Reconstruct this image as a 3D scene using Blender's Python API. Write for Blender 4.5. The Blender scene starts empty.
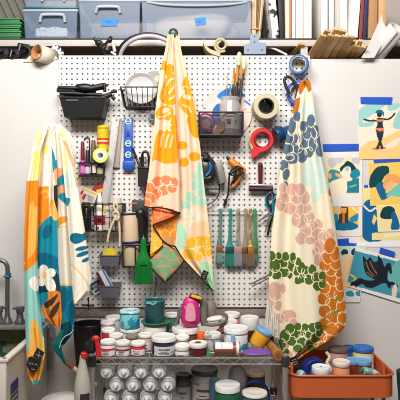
import bpy, bmesh, math, random
import numpy as np
from mathutils import Vector, Matrix, Quaternion
random.seed(7)
scene = bpy.context.scene
col = scene.collection

# ---------------------------------------------------------------- camera, light, exposure
D, F, CZ, HY = 2.7, 551.0, 1.5, 190.0          # camera distance to the wall, focal length (px), eye height, horizon row
cam_d = bpy.data.cameras.new('camera')
cam = bpy.data.objects.new('camera', cam_d); col.objects.link(cam)
cam.location = (0, -D, CZ); cam.rotation_euler = (math.pi/2, 0, 0)
cam_d.sensor_width = 36; cam_d.lens = F/400*36
cam_d.shift_y = -(200-HY)/400
cam_d.clip_start = .05
scene.camera = cam
world = bpy.data.worlds.new('world'); scene.world = world; world.use_nodes = True
bg = world.node_tree.nodes['Background']
bg.inputs[0].default_value = (1.0, .975, .95, 1); bg.inputs[1].default_value = .13
def area_light(name, loc, target, sx, sy, power, color):
    l = bpy.data.lights.new(name, 'AREA'); l.shape = 'RECTANGLE'; l.size = sx; l.size_y = sy
    l.energy = power; l.color = color
    o = bpy.data.objects.new(name, l); col.objects.link(o); o.location = loc
    o.rotation_euler = (Vector(target)-Vector(loc)).to_track_quat('-Z', 'Y').to_euler()
    return o
area_light('ceiling_lamp', (-.25, -2.1, 3.2), (0, 0, 1.2), 2.0, .7, 150, (1.0, .978, .95))
scene.view_settings.view_transform = 'Standard'
scene.view_settings.look = 'None'
scene.view_settings.gamma = 1.0
scene.cycles.filter_width = 1.0
scene.view_settings.use_curve_mapping = False
scene.view_settings.exposure = -.36

# ---------------------------------------------------------------- helpers
def S(Y): return (D+Y)/F
def W(px, py, Y): return Vector(((px-200)*S(Y), Y, CZ+(HY-py)*S(Y)))
def lin(c):
    out = []
    for v in c[:3]:
        v = v/255.0
        out.append(v/12.92 if v <= .04045 else ((v+.055)/1.055)**2.4)
    return tuple(out)+(1.0,)
MATS = {}
def mat(c, rough=.5, metal=0., var=.0, vscale=30., bump=0., bscale=200., spl=None, spls=35., splt=.6, alpha=None, coat=0., trans=0.):
    """Principled material; var = slight pigment mottling, spl = colour of paint spatter."""
    key = (tuple(c), rough, metal, var, vscale, bump, bscale, tuple(spl) if spl else None, spls, splt, alpha, coat, trans)
    if key in MATS: return MATS[key]
    m = bpy.data.materials.new('material'); m.use_nodes = True
    nt = m.node_tree; b = nt.nodes['Principled BSDF']
    L = nt.links
    b.inputs['Base Color'].default_value = lin(c); b.inputs['Roughness'].default_value = rough
    b.inputs['Metallic'].default_value = metal
    if coat: b.inputs['Coat Weight'].default_value = coat
    if trans: b.inputs['Transmission Weight'].default_value = trans
    tc = nt.nodes.new('ShaderNodeTexCoord')
    def noise(scale, detail=4):
        n = nt.nodes.new('ShaderNodeTexNoise'); n.inputs['Scale'].default_value = scale
        n.inputs['Detail'].default_value = detail
        L.new(tc.outputs['Object'], n.inputs['Vector']); return n
    src = None
    if var:
        n = noise(vscale)
        r = nt.nodes.new('ShaderNodeMixRGB'); a = lin(c)
        r.inputs[1].default_value = tuple(min(1, x*(1+var)) for x in a[:3])+(1,)
        r.inputs[2].default_value = tuple(x*(1-var) for x in a[:3])+(1,)
        L.new(n.outputs[0], r.inputs[0]); src = r.outputs[0]
    if spl:
        n = noise(spls, 3)
        cr = nt.nodes.new('ShaderNodeValToRGB')
        cr.color_ramp.elements[0].position = splt; cr.color_ramp.elements[1].position = min(1, splt+.03)
        L.new(n.outputs[0], cr.inputs[0])
        r = nt.nodes.new('ShaderNodeMixRGB'); r.inputs[1].default_value = lin(c); r.inputs[2].default_value = lin(spl)
        if src: L.new(src, r.inputs[1])
        L.new(cr.outputs[0], r.inputs[0]); src = r.outputs[0]
    if src: L.new(src, b.inputs['Base Color'])
    if bump:
        n = noise(bscale); bp = nt.nodes.new('ShaderNodeBump'); bp.inputs['Strength'].default_value = bump
        bp.inputs['Distance'].default_value = .004
        L.new(n.outputs[0], bp.inputs['Height']); L.new(bp.outputs[0], b.inputs['Normal'])
    if alpha is not None:
        t = nt.nodes.new('ShaderNodeBsdfTransparent'); t.inputs[0].default_value = (1, 1, 1, 1)
        mx = nt.nodes.new('ShaderNodeMixShader'); mx.inputs[0].default_value = alpha
        L.new(t.outputs[0], mx.inputs[1]); L.new(b.outputs[0], mx.inputs[2])
        L.new(mx.outputs[0], nt.nodes['Material Output'].inputs[0])
    MATS[key] = m; return m
def cloth_mat(rough=.9, bump=.25, bscale=420.):
    key = ('cloth', rough, bump, bscale)
    if key in MATS: return MATS[key]
    m = bpy.data.materials.new('print'); m.use_nodes = True; nt = m.node_tree; b = nt.nodes['Principled BSDF']
    a = nt.nodes.new('ShaderNodeAttribute'); a.attribute_name = 'pigment'
    nt.links.new(a.outputs['Color'], b.inputs['Base Color']); b.inputs['Roughness'].default_value = rough
    b.inputs['Specular IOR Level'].default_value = .2
    if bump:
        tc = nt.nodes.new('ShaderNodeTexCoord'); n = nt.nodes.new('ShaderNodeTexNoise'); n.inputs['Scale'].default_value = bscale
        bp = nt.nodes.new('ShaderNodeBump'); bp.inputs['Strength'].default_value = bump; bp.inputs['Distance'].default_value = .002
        nt.links.new(tc.outputs['Object'], n.inputs['Vector']); nt.links.new(n.outputs[0], bp.inputs['Height'])
        nt.links.new(bp.outputs[0], b.inputs['Normal'])
    MATS[key] = m; return m

WL = {}                                          # world matrix of each object as built
def register(o, M): WL[o.name] = M
def tag(o, label=None, cat=None, group=None, kind=None):
    if label: o['label'] = label
    if cat: o['category'] = cat
    if group: o['group'] = group
    if kind: o['kind'] = kind
    return o
def thing(name, label, cat, loc, group=None, rot=None):
    o = bpy.data.objects.new(name, None); col.objects.link(o)
    o.empty_display_size = .02
    o.location = loc
    M = Matrix.Translation(Vector(loc))
    if rot is not None:
        q = rot if isinstance(rot, Quaternion) else None
        o.rotation_mode = 'QUATERNION'; o.rotation_quaternion = q
        M = M @ q.to_matrix().to_4x4()
    register(o, M); tag(o, label, cat, group)
    return o
class MB:
    def __init__(s): s.v = []; s.f = []
    def add(s, vs, fs, M=None):
        n = len(s.v)
        for p in vs:
            p = Vector(p); s.v.append(M @ p if M is not None else p)
        for f in fs: s.f.append(tuple(i+n for i in f))
        return s
    def box(s, c, d, rot=None, bev=0.):
        """box of centre c, full size d, bevelled by bev, optionally rotated by a 3x3/Quaternion"""
        M = Matrix.Translation(Vector(c))
        if rot is not None: M = M @ rot.to_matrix().to_4x4() if not isinstance(rot, Matrix) else M @ rot.to_4x4()
        x, y, z = [q/2 for q in d]
        if bev > 0:
            bm = bmesh.new(); bmesh.ops.create_cube(bm, size=1)
            for v in bm.verts: v.co = Vector((v.co.x*d[0], v.co.y*d[1], v.co.z*d[2]))
            bmesh.ops.bevel(bm, geom=bm.edges[:], offset=min(bev, min(d)*.45), segments=2, profile=.5, affect='EDGES')
            bm.verts.index_update()
            s.add([v.co.copy() for v in bm.verts], [[v.index for v in f.verts] for f in bm.faces], M); bm.free()
        else:
            s.add([(-x,-y,-z),(x,-y,-z),(x,y,-z),(-x,y,-z),(-x,-y,z),(x,-y,z),(x,y,z),(-x,y,z)],
                  [(0,3,2,1),(4,5,6,7),(0,1,5,4),(1,2,6,5),(2,3,7,6),(3,0,4,7)], M)
        return s
    def bar(s, p0, p1, w, h, up=(0,0,1), bev=0.):
        """rectangular bar from p0 to p1; w across, h along up"""
        p0 = Vector(p0); p1 = Vector(p1); d = p1-p0; x = d.normalized(); u = Vector(up)
        y = u.cross(x).normalized(); z = x.cross(y)
        R = Matrix((x, y, z)).transposed()
        return s.box((p0+p1)/2, (d.length, w, h), R, bev)
    def rev(s, p0, axis, prof, n=28, ref=None, cap=True):
        """surface of revolution about p0 + t*axis; prof = [(t, r)]"""
        p0 = Vector(p0); a = Vector(axis).normalized()
        u = a.orthogonal().normalized() if ref is None else Vector(ref).normalized(); w = a.cross(u)
        vs = []; fs = []
        for t, r in prof:
            for k in range(n):
                th = 2*math.pi*k/n
                vs.append(p0+a*t+(u*math.cos(th)+w*math.sin(th))*r)
        for i in range(len(prof)-1):
            for k in range(n):
                k2 = (k+1) % n
                fs.append((i*n+k, i*n+k2, (i+1)*n+k2, (i+1)*n+k))
        if cap:
            if prof[0][1] > 1e-6: fs.append(tuple(range(n-1, -1, -1)))
            if prof[-1][1] > 1e-6: fs.append(tuple((len(prof)-1)*n+k for k in range(n)))
        return s.add(vs, fs)
    def cyl(s, p0, p1, r0, r1=None, n=16):
        d = Vector(p1)-Vector(p0); r1 = r0 if r1 is None else r1
        b = min(r0, r1, d.length)*.15
        return s.rev(p0, d, [(0, r0-b), (b, r0), (d.length-b, r1), (d.length, r1-b)], n)
    def tube(s, pts, r, n=8, closed=False, flat=1.0):
        pts = [Vector(p) for p in pts]; m = len(pts); vs = []; fs = []; prev = None
        for i, p in enumerate(pts):
            if closed: t = pts[(i+1) % m]-pts[i-1]
            else: t = pts[min(i+1, m-1)]-pts[max(i-1, 0)]
            t = t.normalized() if t.length > 1e-9 else Vector((0,0,1))
            if prev is None: u = t.orthogonal().normalized()
            else:
                u = prev-t*prev.dot(t); u = u.normalized() if u.length > 1e-6 else t.orthogonal().normalized()
            prev = u; w = t.cross(u); rr = r[i] if isinstance(r, (list, tuple)) else r
            for k in range(n):
                th = 2*math.pi*k/n; vs.append(p+(u*math.cos(th)*flat+w*math.sin(th))*rr)
        for i in range(m if closed else m-1):
            j = (i+1) % m
            for k in range(n):
                k2 = (k+1) % n; fs.append((i*n+k, i*n+k2, j*n+k2, j*n+k))
        if not closed: fs += [tuple(range(n-1, -1, -1)), tuple((m-1)*n+k for k in range(n))]
        return s.add(vs, fs)
    def torus(s, c, axis, R, r, n=36, k=10, squash=1.0):
        c = Vector(c); a = Vector(axis).normalized(); u = a.orthogonal().normalized(); w = a.cross(u)
        return s.tube([c+(u*math.cos(2*math.pi*i/n)+w*math.sin(2*math.pi*i/n)*squash)*R for i in range(n)], r, k, True)
    def ring(s, c, axis, ro, ri, h, n=40, bev=.0015):
        """a tape roll: hollow cylinder of height h centred on c"""
        prof = [(-h/2, ri), (-h/2, ro-bev), (-h/2+bev, ro), (h/2-bev, ro), (h/2, ro-bev), (h/2, ri), (-h/2, ri)]
        return s.rev(c, axis, prof, n, cap=False)
    def ell(s, c, rad, rot=None, nu=20, nv=12):
        vs = []; fs = []; R = rot.to_matrix() if isinstance(rot, Quaternion) else (rot or Matrix.Identity(3))
        for i in range(nv+1):
            ph = math.pi*i/nv
            for k in range(nu):
                th = 2*math.pi*k/nu
                vs.append(Vector(c)+R @ Vector((rad[0]*math.sin(ph)*math.cos(th), rad[1]*math.sin(ph)*math.sin(th), rad[2]*math.cos(ph))))
        for i in range(nv):
            for k in range(nu):
                k2 = (k+1) % nu; fs.append((i*nu+k, (i+1)*nu+k, (i+1)*nu+k2, i*nu+k2))
        return s.add(vs, fs)
    def prism(s, pts, Y0, Y1, bev=0.):
        """outline pts [(x, z)] extruded from Y0 (front) to Y1 (back)"""
        a = sum(pts[i-1][0]*pts[i][1]-pts[i][0]*pts[i-1][1] for i in range(len(pts)))
        if a < 0: pts = pts[::-1]
        n = len(pts)
        return s.add([(x, Y0, z) for x, z in pts]+[(x, Y1, z) for x, z in pts],
              [tuple(range(n)), tuple(range(2*n-1, n-1, -1))]+[(i, i+n, (i+1) % n+n, (i+1) % n) for i in range(n)])
    def pprism(s, pix, Y, th):
        """pixel outline at depth Y with thickness th going back"""
        return s.prism([(W(x, y, Y).x, W(x, y, Y).z) for x, y in pix], Y, Y+th)
    def build(s, name, m, parent=None, local=False, smooth=True, angle=40):
        me = bpy.data.meshes.new(name)
        vs = s.v
        if parent is not None and not local:
            inv = WL[parent.name].inverted(); vs = [inv @ p for p in vs]
        me.from_pydata([tuple(p) for p in vs], [], s.f); me.validate()
        bm = bmesh.new(); bm.from_mesh(me); bmesh.ops.remove_doubles(bm, verts=bm.verts, dist=1e-6)
        bmesh.ops.recalc_face_normals(bm, faces=bm.faces); bm.to_mesh(me); bm.free()
        me.materials.append(m)
        if smooth:
            me.polygons.foreach_set('use_smooth', [True]*len(me.polygons)); me.set_sharp_from_angle(angle=math.radians(angle))
        o = bpy.data.objects.new(name, me); col.objects.link(o)
        if parent is not None: o.parent = parent; register(o, WL[parent.name])
        else: register(o, Matrix.Identity(4))
        return o
def copy_tree(o, parent=None):
    c = o.copy(); col.objects.link(c); WL[c.name] = WL[o.name].copy()
    if parent is not None: c.parent = parent
    for ch in list(o.children): copy_tree(ch, c)
    return c
def rot_y(deg): return Quaternion((0,1,0), math.radians(deg))
def rot_x(deg): return Quaternion((1,0,0), math.radians(deg))
def rot_z(deg): return Quaternion((0,0,1), math.radians(deg))
def curve(pts, n=6, closed=False):
    """Catmull-Rom through points (any dimension)"""
    P = [np.array(p, float) for p in pts]; m = len(P); out = []
    rng = range(m) if closed else range(m-1)
    for i in rng:
        if closed: a, b, c, d = P[i-1], P[i], P[(i+1) % m], P[(i+2) % m]
        else: a, b, c, d = P[max(i-1,0)], P[i], P[i+1], P[min(i+2,m-1)]
        for k in range(n):
            t = k/n
            out.append(.5*((2*b)+(-a+c)*t+(2*a-5*b+4*c-d)*t*t+(-a+3*b-3*c+d)*t**3))
    if not closed: out.append(P[-1])
    return [tuple(p) for p in out]
def pcurve(pix, Y, n=6, closed=False):
    """smooth 3-D path through (px, py[, Y]) points"""
    return [W(p[0], p[1], p[2]) for p in curve([(q[0], q[1], q[2] if len(q) > 2 else Y) for q in pix], n, closed)]

# printed sheets: pigments evaluated per vertex of a fine grid, in the sheet's own plane
def inside(px, py, pts):
    r = np.zeros(px.shape, bool); n = len(pts)
    for i in range(n):
        x0, y0 = pts[i-1]; x1, y1 = pts[i]
        if y0 == y1: continue
        c = ((y0 > py) != (y1 > py)) & (px < (x1-x0)*(py-y0)/(y1-y0)+x0); r ^= c
    return r
def near(px, py, pts, w):
    r = np.zeros(px.shape, bool)
    for i in range(len(pts)-1):
        a = np.array(pts[i]); b = np.array(pts[i+1]); d = b-a; l2 = max(1e-9, d @ d)
        t = np.clip(((px-a[0])*d[0]+(py-a[1])*d[1])/l2, 0, 1)
        r |= (px-a[0]-t*d[0])**2+(py-a[1]-t*d[1])**2 < (w/2)**2
    return r
def ellm(px, py, e):
    cx, cy, rx, ry = e[:4]; a = math.radians(e[4] if len(e) > 4 else 0)
    dx = px-cx; dy = py-cy; u = dx*math.cos(a)+dy*math.sin(a); v = -dx*math.sin(a)+dy*math.cos(a)
    return (u/rx)**2+(v/ry)**2 < 1
def paint(px, py, base, ops):
    C = np.empty(px.shape+(4,)); C[...] = lin(base)
    for o in ops:
        k = o[0]
        if k == 'e': C[ellm(px, py, o[1])] = lin(o[2])
        elif k == 'p': C[inside(px, py, o[1])] = lin(o[2])
        elif k == 'b': C[inside(px, py, curve(o[1], 6, True))] = lin(o[2])
        elif k == 's': C[near(px, py, curve(o[1], 5), o[2])] = lin(o[3])
        elif k == 'c':                          # petal cluster: each petal outlined by a thin line
            rnd = random.Random(len(o[1])*31+int(o[1][0][0])); m_ = np.zeros(px.shape, bool); g = o[5] if len(o) > 5 else 1.12
            for e in o[1]: m_ |= ellm(px, py, (e[0], e[1], e[2]*g, e[3]*g)+tuple(e[4:]))
            C[m_] = lin(o[2]); mx_ = np.mean([e[0] for e in o[1]]); my_ = np.mean([e[1] for e in o[1]])
            for e in o[1]:
                a = math.radians(e[4] if len(e) > 4 else 0); t0 = math.atan2(my_-e[1], mx_-e[0])-a+rnd.uniform(-1, 1); sp = rnd.uniform(1.0, 1.9); pts = []
                for k in range(13):
                    t = t0-sp+2*sp*k/12; x_, y_ = e[2]*1.04*math.cos(t), e[3]*1.04*math.sin(t)
                    pts.append((e[0]+x_*math.cos(a)-y_*math.sin(a), e[1]+x_*math.sin(a)+y_*math.cos(a)))
                C[near(px, py, pts, o[4]) & m_] = lin(o[3])
    return C
def interp(tab, y): return np.interp(y, [t[0] for t in tab], [t[1] for t in tab])
def grid_mesh(name, P, C, m, parent, thick=.004):
    nv, nu = P.shape[:2]
    inv = WL[parent.name].inverted() if parent is not None else Matrix.Identity(4)
    T = np.array(inv)[:3, :]
    Q = P.reshape(-1, 3) @ T[:, :3].T + T[:, 3]
    idx = np.arange(nv*nu).reshape(nv, nu)
    f = np.stack([idx[:-1,:-1], idx[1:,:-1], idx[1:,1:], idx[:-1,1:]], -1).reshape(-1, 4)
    me = bpy.data.meshes.new(name); me.vertices.add(len(Q)); me.vertices.foreach_set('co', Q.ravel().astype(np.float32))
    me.loops.add(f.size); me.loops.foreach_set('vertex_index', f.ravel().astype(np.int32))
    me.polygons.add(len(f)); me.polygons.foreach_set('loop_start', np.arange(0, f.size, 4, dtype=np.int32))
    me.polygons.foreach_set('use_smooth', np.ones(len(f), bool)); me.update()
    at = me.color_attributes.new('pigment', 'FLOAT_COLOR', 'POINT'); at.data.foreach_set('color', C.reshape(-1).astype(np.float32))
    me.materials.append(m)
    o = bpy.data.objects.new(name, me); col.objects.link(o)
    if parent is not None: o.parent = parent; register(o, WL[parent.name])
    else: register(o, Matrix.Identity(4))
    if thick:
        s = o.modifiers.new('thickness', 'SOLIDIFY'); s.thickness = thick; s.offset = -1
    return o
def sheet(name, parent, Lt, Rt, y0, y1, depth, base, ops, m=None, top=None, bot=None, dens=2.2, thick=.004):
    """hanging cloth bounded by left/right tables [(y, x)]; top/bot = tables [(u, y)]; depth(u, v, px, py) -> Y"""
    H = abs(y1-y0); wd = max(abs(r[1]-l) for r in Rt for l in [interp(Lt, r[0])])
    nu = max(6, int(wd*dens)); nv = max(8, int(H*dens))
    u, v = np.meshgrid(np.linspace(0, 1, nu), np.linspace(0, 1, nv))
    ya = interp(top, u) if top else np.full_like(u, y0); yb = interp(bot, u) if bot else np.full_like(u, y1)
    py = ya+(yb-ya)*v
    l = interp(Lt, py); r = interp(Rt, py); px = l+(r-l)*u
    Y = depth(u, v, px, py)
    s = (D+Y)/F
    P = np.stack([(px-200)*s, Y, CZ+(HY-py)*s], -1)
    C = paint(px, py, base, ops)
    return grid_mesh(name, P, C, m or cloth_mat(), parent, thick)
def flat_print(name, parent, quad, Y, base, ops, dens=2.2, thick=.0006, m=None, pxspace=True, curl=0.):
    """a paper sheet; quad = 4 pixel corners (tl, tr, br, bl) on the plane at depth Y; art painted in picture coordinates"""
    tl, tr, br, bl = [np.array(q, float) for q in quad]
    nu = max(4, int(np.linalg.norm(tr-tl)*dens)); nv = max(4, int(np.linalg.norm(bl-tl)*dens))
    u, v = np.meshgrid(np.linspace(0, 1, nu), np.linspace(0, 1, nv)); U = u[..., None]; V = v[..., None]
    q = (tl*(1-U)+tr*U)*(1-V)+(bl*(1-U)+br*U)*V
    px, py = q[..., 0], q[..., 1]
    Yv = Y-curl*(v**3); s = (D+Yv)/F
    P = np.stack([(px-200)*s, Yv, CZ+(HY-py)*s], -1)
    return grid_mesh(name, P, paint(px, py, base, ops), m or cloth_mat(.75, 0), parent, thick)
def fold(u, terms):
    return sum(a*np.cos(2*math.pi*(f*u+p)) for a, f, p in terms)

# ---------------------------------------------------------------- setting
WHITE = mat((218, 213, 208), .6, var=.04, vscale=6, bump=.12, bscale=30)
def struct(name, mb, m, **k):
    o = mb.build(name, m, **k); o['kind'] = 'structure'; return o
ztop = W(0, 59, 0).z
struct('wall_back', MB().box((0, .02, ztop/2), (3.6, .04, ztop)), WHITE)
struct('wall_rear', MB().box((0, .66, 1.7), (3.6, .04, 3.4)), mat((205, 192, 180), .7, var=.05, vscale=4))
struct('floor', MB().box((0, -1.4, -.02), (3.6, 4.1, .04)), mat((140, 134, 126), .6, var=.1, vscale=3))
zb, zt_ = W(0, 46.2, .08).z, W(0, 39.8, .08).z
Zs = zt_                                          # top of the storage shelf
SHELF = mat((196, 188, 180), .55, var=.05, vscale=8)
RAW = mat((150, 136, 124), .8, var=.12, vscale=12)
sh = thing('storage_shelf', 'long white-edged storage shelf running above the pegboard', 'shelf', (0, .36, 2.0))
MB().box((0, .36, (zb+zt_)/2), (3.4, .55, zt_-zb-.002)).build('shelf_board', RAW, sh)
MB().box((0, .083, (zb+zt_)/2), (3.4, .006, zt_-zb), bev=.002).build('edge_strip', SHELF, sh)
MB().box((0, .36, 2.005), (3.4, .55, .02)).build('lower_board', RAW, sh)
xd = W(304, 48, .09).x
MB().box((xd, .36, (2.015+zb)/2), (.034, .55, zb-2.016)).build('divider', SHELF, sh)
struct('shadow_band_1', MB().box((W(184, 0, 0).x, -.006, W(0, 312.2, -.01).z), (1.215, .012, .042), bev=.002), mat((146, 132, 122), .6, var=.1, vscale=20))  # strip coloured as the pegboard's shadow on the wall below it

# pegboard with real punched holes
YP = -.022                                        # face of the pegboard
def pegboard():
    n = 48; p = .0254; x0 = W(58.9, 0, YP).x; z1 = W(0, 55.6, YP).z; r = .0047; th = .0055
    sx = 1.0; sz = (z1-W(0, 307.2, YP).z)/(n*p)
    vs = []; fs = []; core = []
    ang = [math.pi/8+math.pi/4*k for k in range(8)]
    sq = [(.5,.2071),(.2071,.5),(-.2071,.5),(-.5,.2071),(-.5,-.2071),(-.2071,-.5),(.2071,-.5),(.5,-.2071)]
    for j in range(n):
        for i in range(n):
            cx = x0+(i+.5)*p*sx; cz = z1-(j+.5)*p*sz; b = len(vs)
            for (a, c) in sq: vs.append((cx+a*p*sx, YP, cz+c*p*sz))
            for a in ang: vs.append((cx+math.cos(a)*r, YP, cz+math.sin(a)*r))
            for a in ang: vs.append((cx+math.cos(a)*r, YP+th, cz+math.sin(a)*r))
            for (a, c) in sq: vs.append((cx+a*p*sx, YP+th, cz+c*p*sz))
            for k in range(8):
                k2 = (k+1) % 8
                fs.append((b+k, b+k2, b+8+k2, b+8+k)); core.append((b+8+k, b+8+k2, b+16+k2, b+16+k)); core.append((b+16+k, b+16+k2, b+24+k2, b+24+k))
            for k, c in ((0, (.5, .5)), (2, (-.5, .5)), (4, (-.5, -.5)), (6, (.5, -.5))):
                vs.append((cx+c[0]*p*sx, YP, cz+c[1]*p*sz)); fs.append((b+k, len(vs)-1, b+k+1))
    w = n*p*sx; h = n*p*sz
    t = thing('pegboard', 'large white perforated pegboard on the back wall', 'pegboard', (x0+w/2, YP, z1-h))
    MB().add(vs, fs).build('panel', mat((226, 221, 215), .45, var=.03, vscale=9), t, smooth=False)
    MB().add(vs, core).build('hardboard_core', mat((46, 30, 23), .9), t, smooth=False)
    # hardboard edges, and the furring frame that holds the board off the wall
    fr = MB()
    for s_ in (0, 1):
        fr.box((x0+s_*w+(.5-s_)*.016, (YP+th)/2, z1-h/2), (.016, -(YP+th), h))
        fr.box((x0+w/2, (YP+th)/2, z1-s_*h-(.5-s_)*.012), (w-.032, -(YP+th), .012))
    fr.build('batten_frame', mat((150, 120, 98), .8, var=.1), t)
    return t
pegboard()
Zf = Zs+.0105
MB().box((0, .362, Zs+.0052), (3.4, .548, .0098)).build('shadow_strip', mat((26, 24, 24), .6), sh)  # black slab standing in for the shadow line under the tubs
def hook(px, py, tipY=-.06, up=5):
    pass

# ---------------------------------------------------------------- storage shelf: tubs, trays, canvases
GREY = mat((128, 124, 114), .8, var=.12, vscale=40)
t = thing('leaning_board', 'grey grooved board leaning behind the green trays', 'board', W(12, 37, .5))
b = MB(); b.bar(W(6, 38, .5), W(14, -22, .6), .36, .012, up=(0, 1, 0)); b.build('board', GREY, t)
g = MB()
for k in range(6): g.bar(W(-8+k*8, 20, .47), W(-22+k*8+2, -6, .5), .004, .004)
g.build('groove', mat((70, 64, 58), .9), t)
GREEN = [mat((28, 122, 52), .45), mat((20, 104, 46), .45)]
tray_where = ['topmost of the stack of green trays on the shelf', 'green tray second from the top of its stack', 'green tray in the middle of its stack',
              'green tray second from the bottom of its stack', 'bottom green tray, resting on the white shelf']
zt0 = Zf
for k in range(5):
    y_ = .26; hgt = .0218; x = W(-6, 0, .1).x+[0, .002, -.004, .004, -.003][k]
    o = thing('green_tray', tray_where[4-k], 'tray', (x, y_, zt0), 'green trays on the shelf')
    w_, d_ = .27, .30
    b = MB(); b.box((x, y_, zt0+hgt*.3), (w_-.012, d_-.012, hgt*.58), bev=.003)
    b.build('base', GREEN[1], o)
    r = MB()
    for s_ in (-1, 1):
        r.box((x, y_+s_*(d_/2-.006), zt0+hgt*.79), (w_, .012, hgt*.4), bev=.003); r.box((x+s_*(w_/2-.006), y_, zt0+hgt*.79), (.012, d_-.024, hgt*.4), bev=.003)
    r.build('rim', GREEN[0], o)
    zt0 += hgt+.0002
TUB = mat((140, 160, 188), .3, alpha=.27, var=.03)
TEAL_LID = mat((20, 92, 108), .4)
def tub(label, x0, x1, ytop, Y0=.1, z0=None, depth=.36, handle=None, lid=True, name='storage_tub'):
    """see-through plastic tub: front face between pixel columns x0..x1"""
    z0 = Zf if z0 is None else z0
    a = W(x0, 0, Y0).x; c = W(x1, 0, Y0).x; z1 = W(0, ytop, Y0).z
    cx = (a+c)/2; w = c-a; t = thing(name, label, 'storage tub', (cx, Y0+depth/2, z0), 'see-through storage tubs')
    k = .018; th = .0035                          # taper and wall
    b = MB()
    def ringpts(z, ins):
        return [(a+ins, Y0+ins, z), (c-ins, Y0+ins, z), (c-ins, Y0+depth-ins, z), (a+ins, Y0+depth-ins, z)]
    lo, hi = ringpts(z0, k*.35), ringpts(z1, 0); li, hi2 = ringpts(z0+th, k*.35+th), ringpts(z1, th)
    b.add(lo+hi+li+hi2, [(0,1,5,4),(1,2,6,5),(2,3,7,6),(3,0,4,7),(3,2,1,0),(8,9,13,12)[::-1],(9,10,14,13)[::-1],(10,11,15,14)[::-1],(11,8,12,15)[::-1],(8,9,10,11),
        (4,5,13,12),(5,6,14,13),(6,7,15,14),(7,4,12,15)])
    b.build('tub_body', TUB, t)
    r = MB()
    for (p, q) in ((0,1),(1,2),(2,3),(3,0)): r.bar(Vector(hi[p])+Vector((0,0,-.006)), Vector(hi[q])+Vector((0,0,-.006)), .008, .012, bev=.002)
    r.build('rim', mat((200, 207, 214), .35, alpha=.6), t)
    if handle:
        hx0, hx1, hy0, hy1 = handle; h = MB()
        pts = [W(hx0, hy1, Y0-.003), W(hx0+1, hy0+2, Y0-.012), W(hx0+4, hy0, Y0-.016), W(hx1-4, hy0, Y0-.016), W(hx1-1, hy0+2, Y0-.012), W(hx1, hy1, Y0-.003)]
        h.tube(curve(pts, 5), .0075, 8); h.build('handle', mat((206, 212, 218), .35, alpha=.75), t)
    if lid:
        l = MB(); l.box((cx, Y0+depth/2, z1+.0065), (w+.004, depth+.012, .012), bev=.004); l.build('lid', TEAL_LID, t)
    return t, z1+.013
tb, zlid = tub('see-through tub holding a white patterned packet, beside the green trays', 23.5, 77.5, 9.3, handle=(40, 65, 14.5, 22))
tub('see-through tub stacked on another with a teal lid, at the top edge', 24, 77, -26, z0=zlid, handle=(42, 64, -6, 1))
tb2, _ = tub('see-through tub with blue tape on a bare front, in the middle of three', 79, 140.3, -.6, handle=(96, 120, 6.5, 13))
tb3, _ = tub('widest see-through tub, holding crumpled cream cloth', 141.5, 251, -.8, handle=None)
h = MB(); h.tube(curve([W(147, 2, .1), W(165, 4.5, .092), W(196, 5.5, .09), W(228, 4.5, .092), W(247, 2, .1)], 6), .006, 8); h.build('front_rib', mat((205, 211, 218), .35, alpha=.7), tb3)
BLUE_TAPE = mat((32, 128, 214), .6, var=.05, vscale=60)
def tape_note(parent_name, label, quad, Y, scrib):
    o = thing('tape_strip', label, 'tape', W(quad[0][0], quad[0][1], Y))
    MB().pprism(quad, Y, .0008).build('tape', BLUE_TAPE, o)
    s_ = MB()
    for p in scrib: s_.tube([W(a, c, Y-.0007) for a, c in p], .0011, 5)
    s_.build('handwriting', mat((20, 50, 90), .7), o)
tape_note('', 'bright blue tape label with handwriting on the middle tub', [(101.5, 19), (118, 18.6), (116.5, 25.8), (100.5, 26)], .0985,
          [[(106,20.8),(107,22.6),(108,20.8),(108.6,22.6)], [(109.5,22.4),(110,20.8),(111,22.4)]])
tape_note('', 'blue tape label on the wide tub of cream cloth', [(194.5, 18.5), (205.5, 16.9), (206.3, 24), (195.8, 25.5)], .0985, [[(198,21),(199,22.6),(200,20.6),(201.4,22)]])
# contents
o = thing('patterned_packet', 'white packet printed with small grey marks inside the left tub', 'packet', W(52, 37, .16))
pk = [(36, 29), (42, 27), (48, 28), (54, 26.5), (60, 27.5), (67, 28.5), (67.5, 36.4), (35.5, 36.4)]
MB().prism([(W(x, y, .125).x, max(W(x, y, .125).z, Zf+.005)) for x, y in pk], .125, .25).build('wrapper', mat((245, 242, 238), .6, spl=(150, 140, 135), spls=60, splt=.6), o)
def blob(name, label, cat, c, rad, m, seed=0, amp=.25, group=None, flatz=None, sc=3., parent=None):
    rnd = random.Random(seed); b = MB(); b.ell((0, 0, 0), (1, 1, 1), nu=36, nv=22)
    waves = [(Vector((rnd.uniform(-1,1), rnd.uniform(-1,1), rnd.uniform(-1,1)))*sc*rnd.uniform(.6,1.8), rnd.uniform(0, 6.3), rnd.uniform(.3, 1)) for _ in range(9)]
    out = []
    for p in b.v:
        k = 1+amp*sum(a*math.sin(w.dot(p)+ph) for w, ph, a in waves)/3
        q = Vector((p.x*rad[0]*k, p.y*rad[1]*k, p.z*rad[2]*k))+Vector(c)
        if flatz is not None and q.z < flatz: q.z = flatz
        out.append(q)
    b.v = out
    o = b.build(name, m, parent)
    if parent is None: tag(o, label, cat, group)
    return o
o = blob('folded_cloth', 'crumpled cream cloth heaped inside the wide see-through tub', 'cloth', W(197, 30, .27)+Vector((0, 0, 0)), (.235, .10, .115), mat((238, 214, 190), .9), 3, .22, flatz=Zf+.006)
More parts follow.
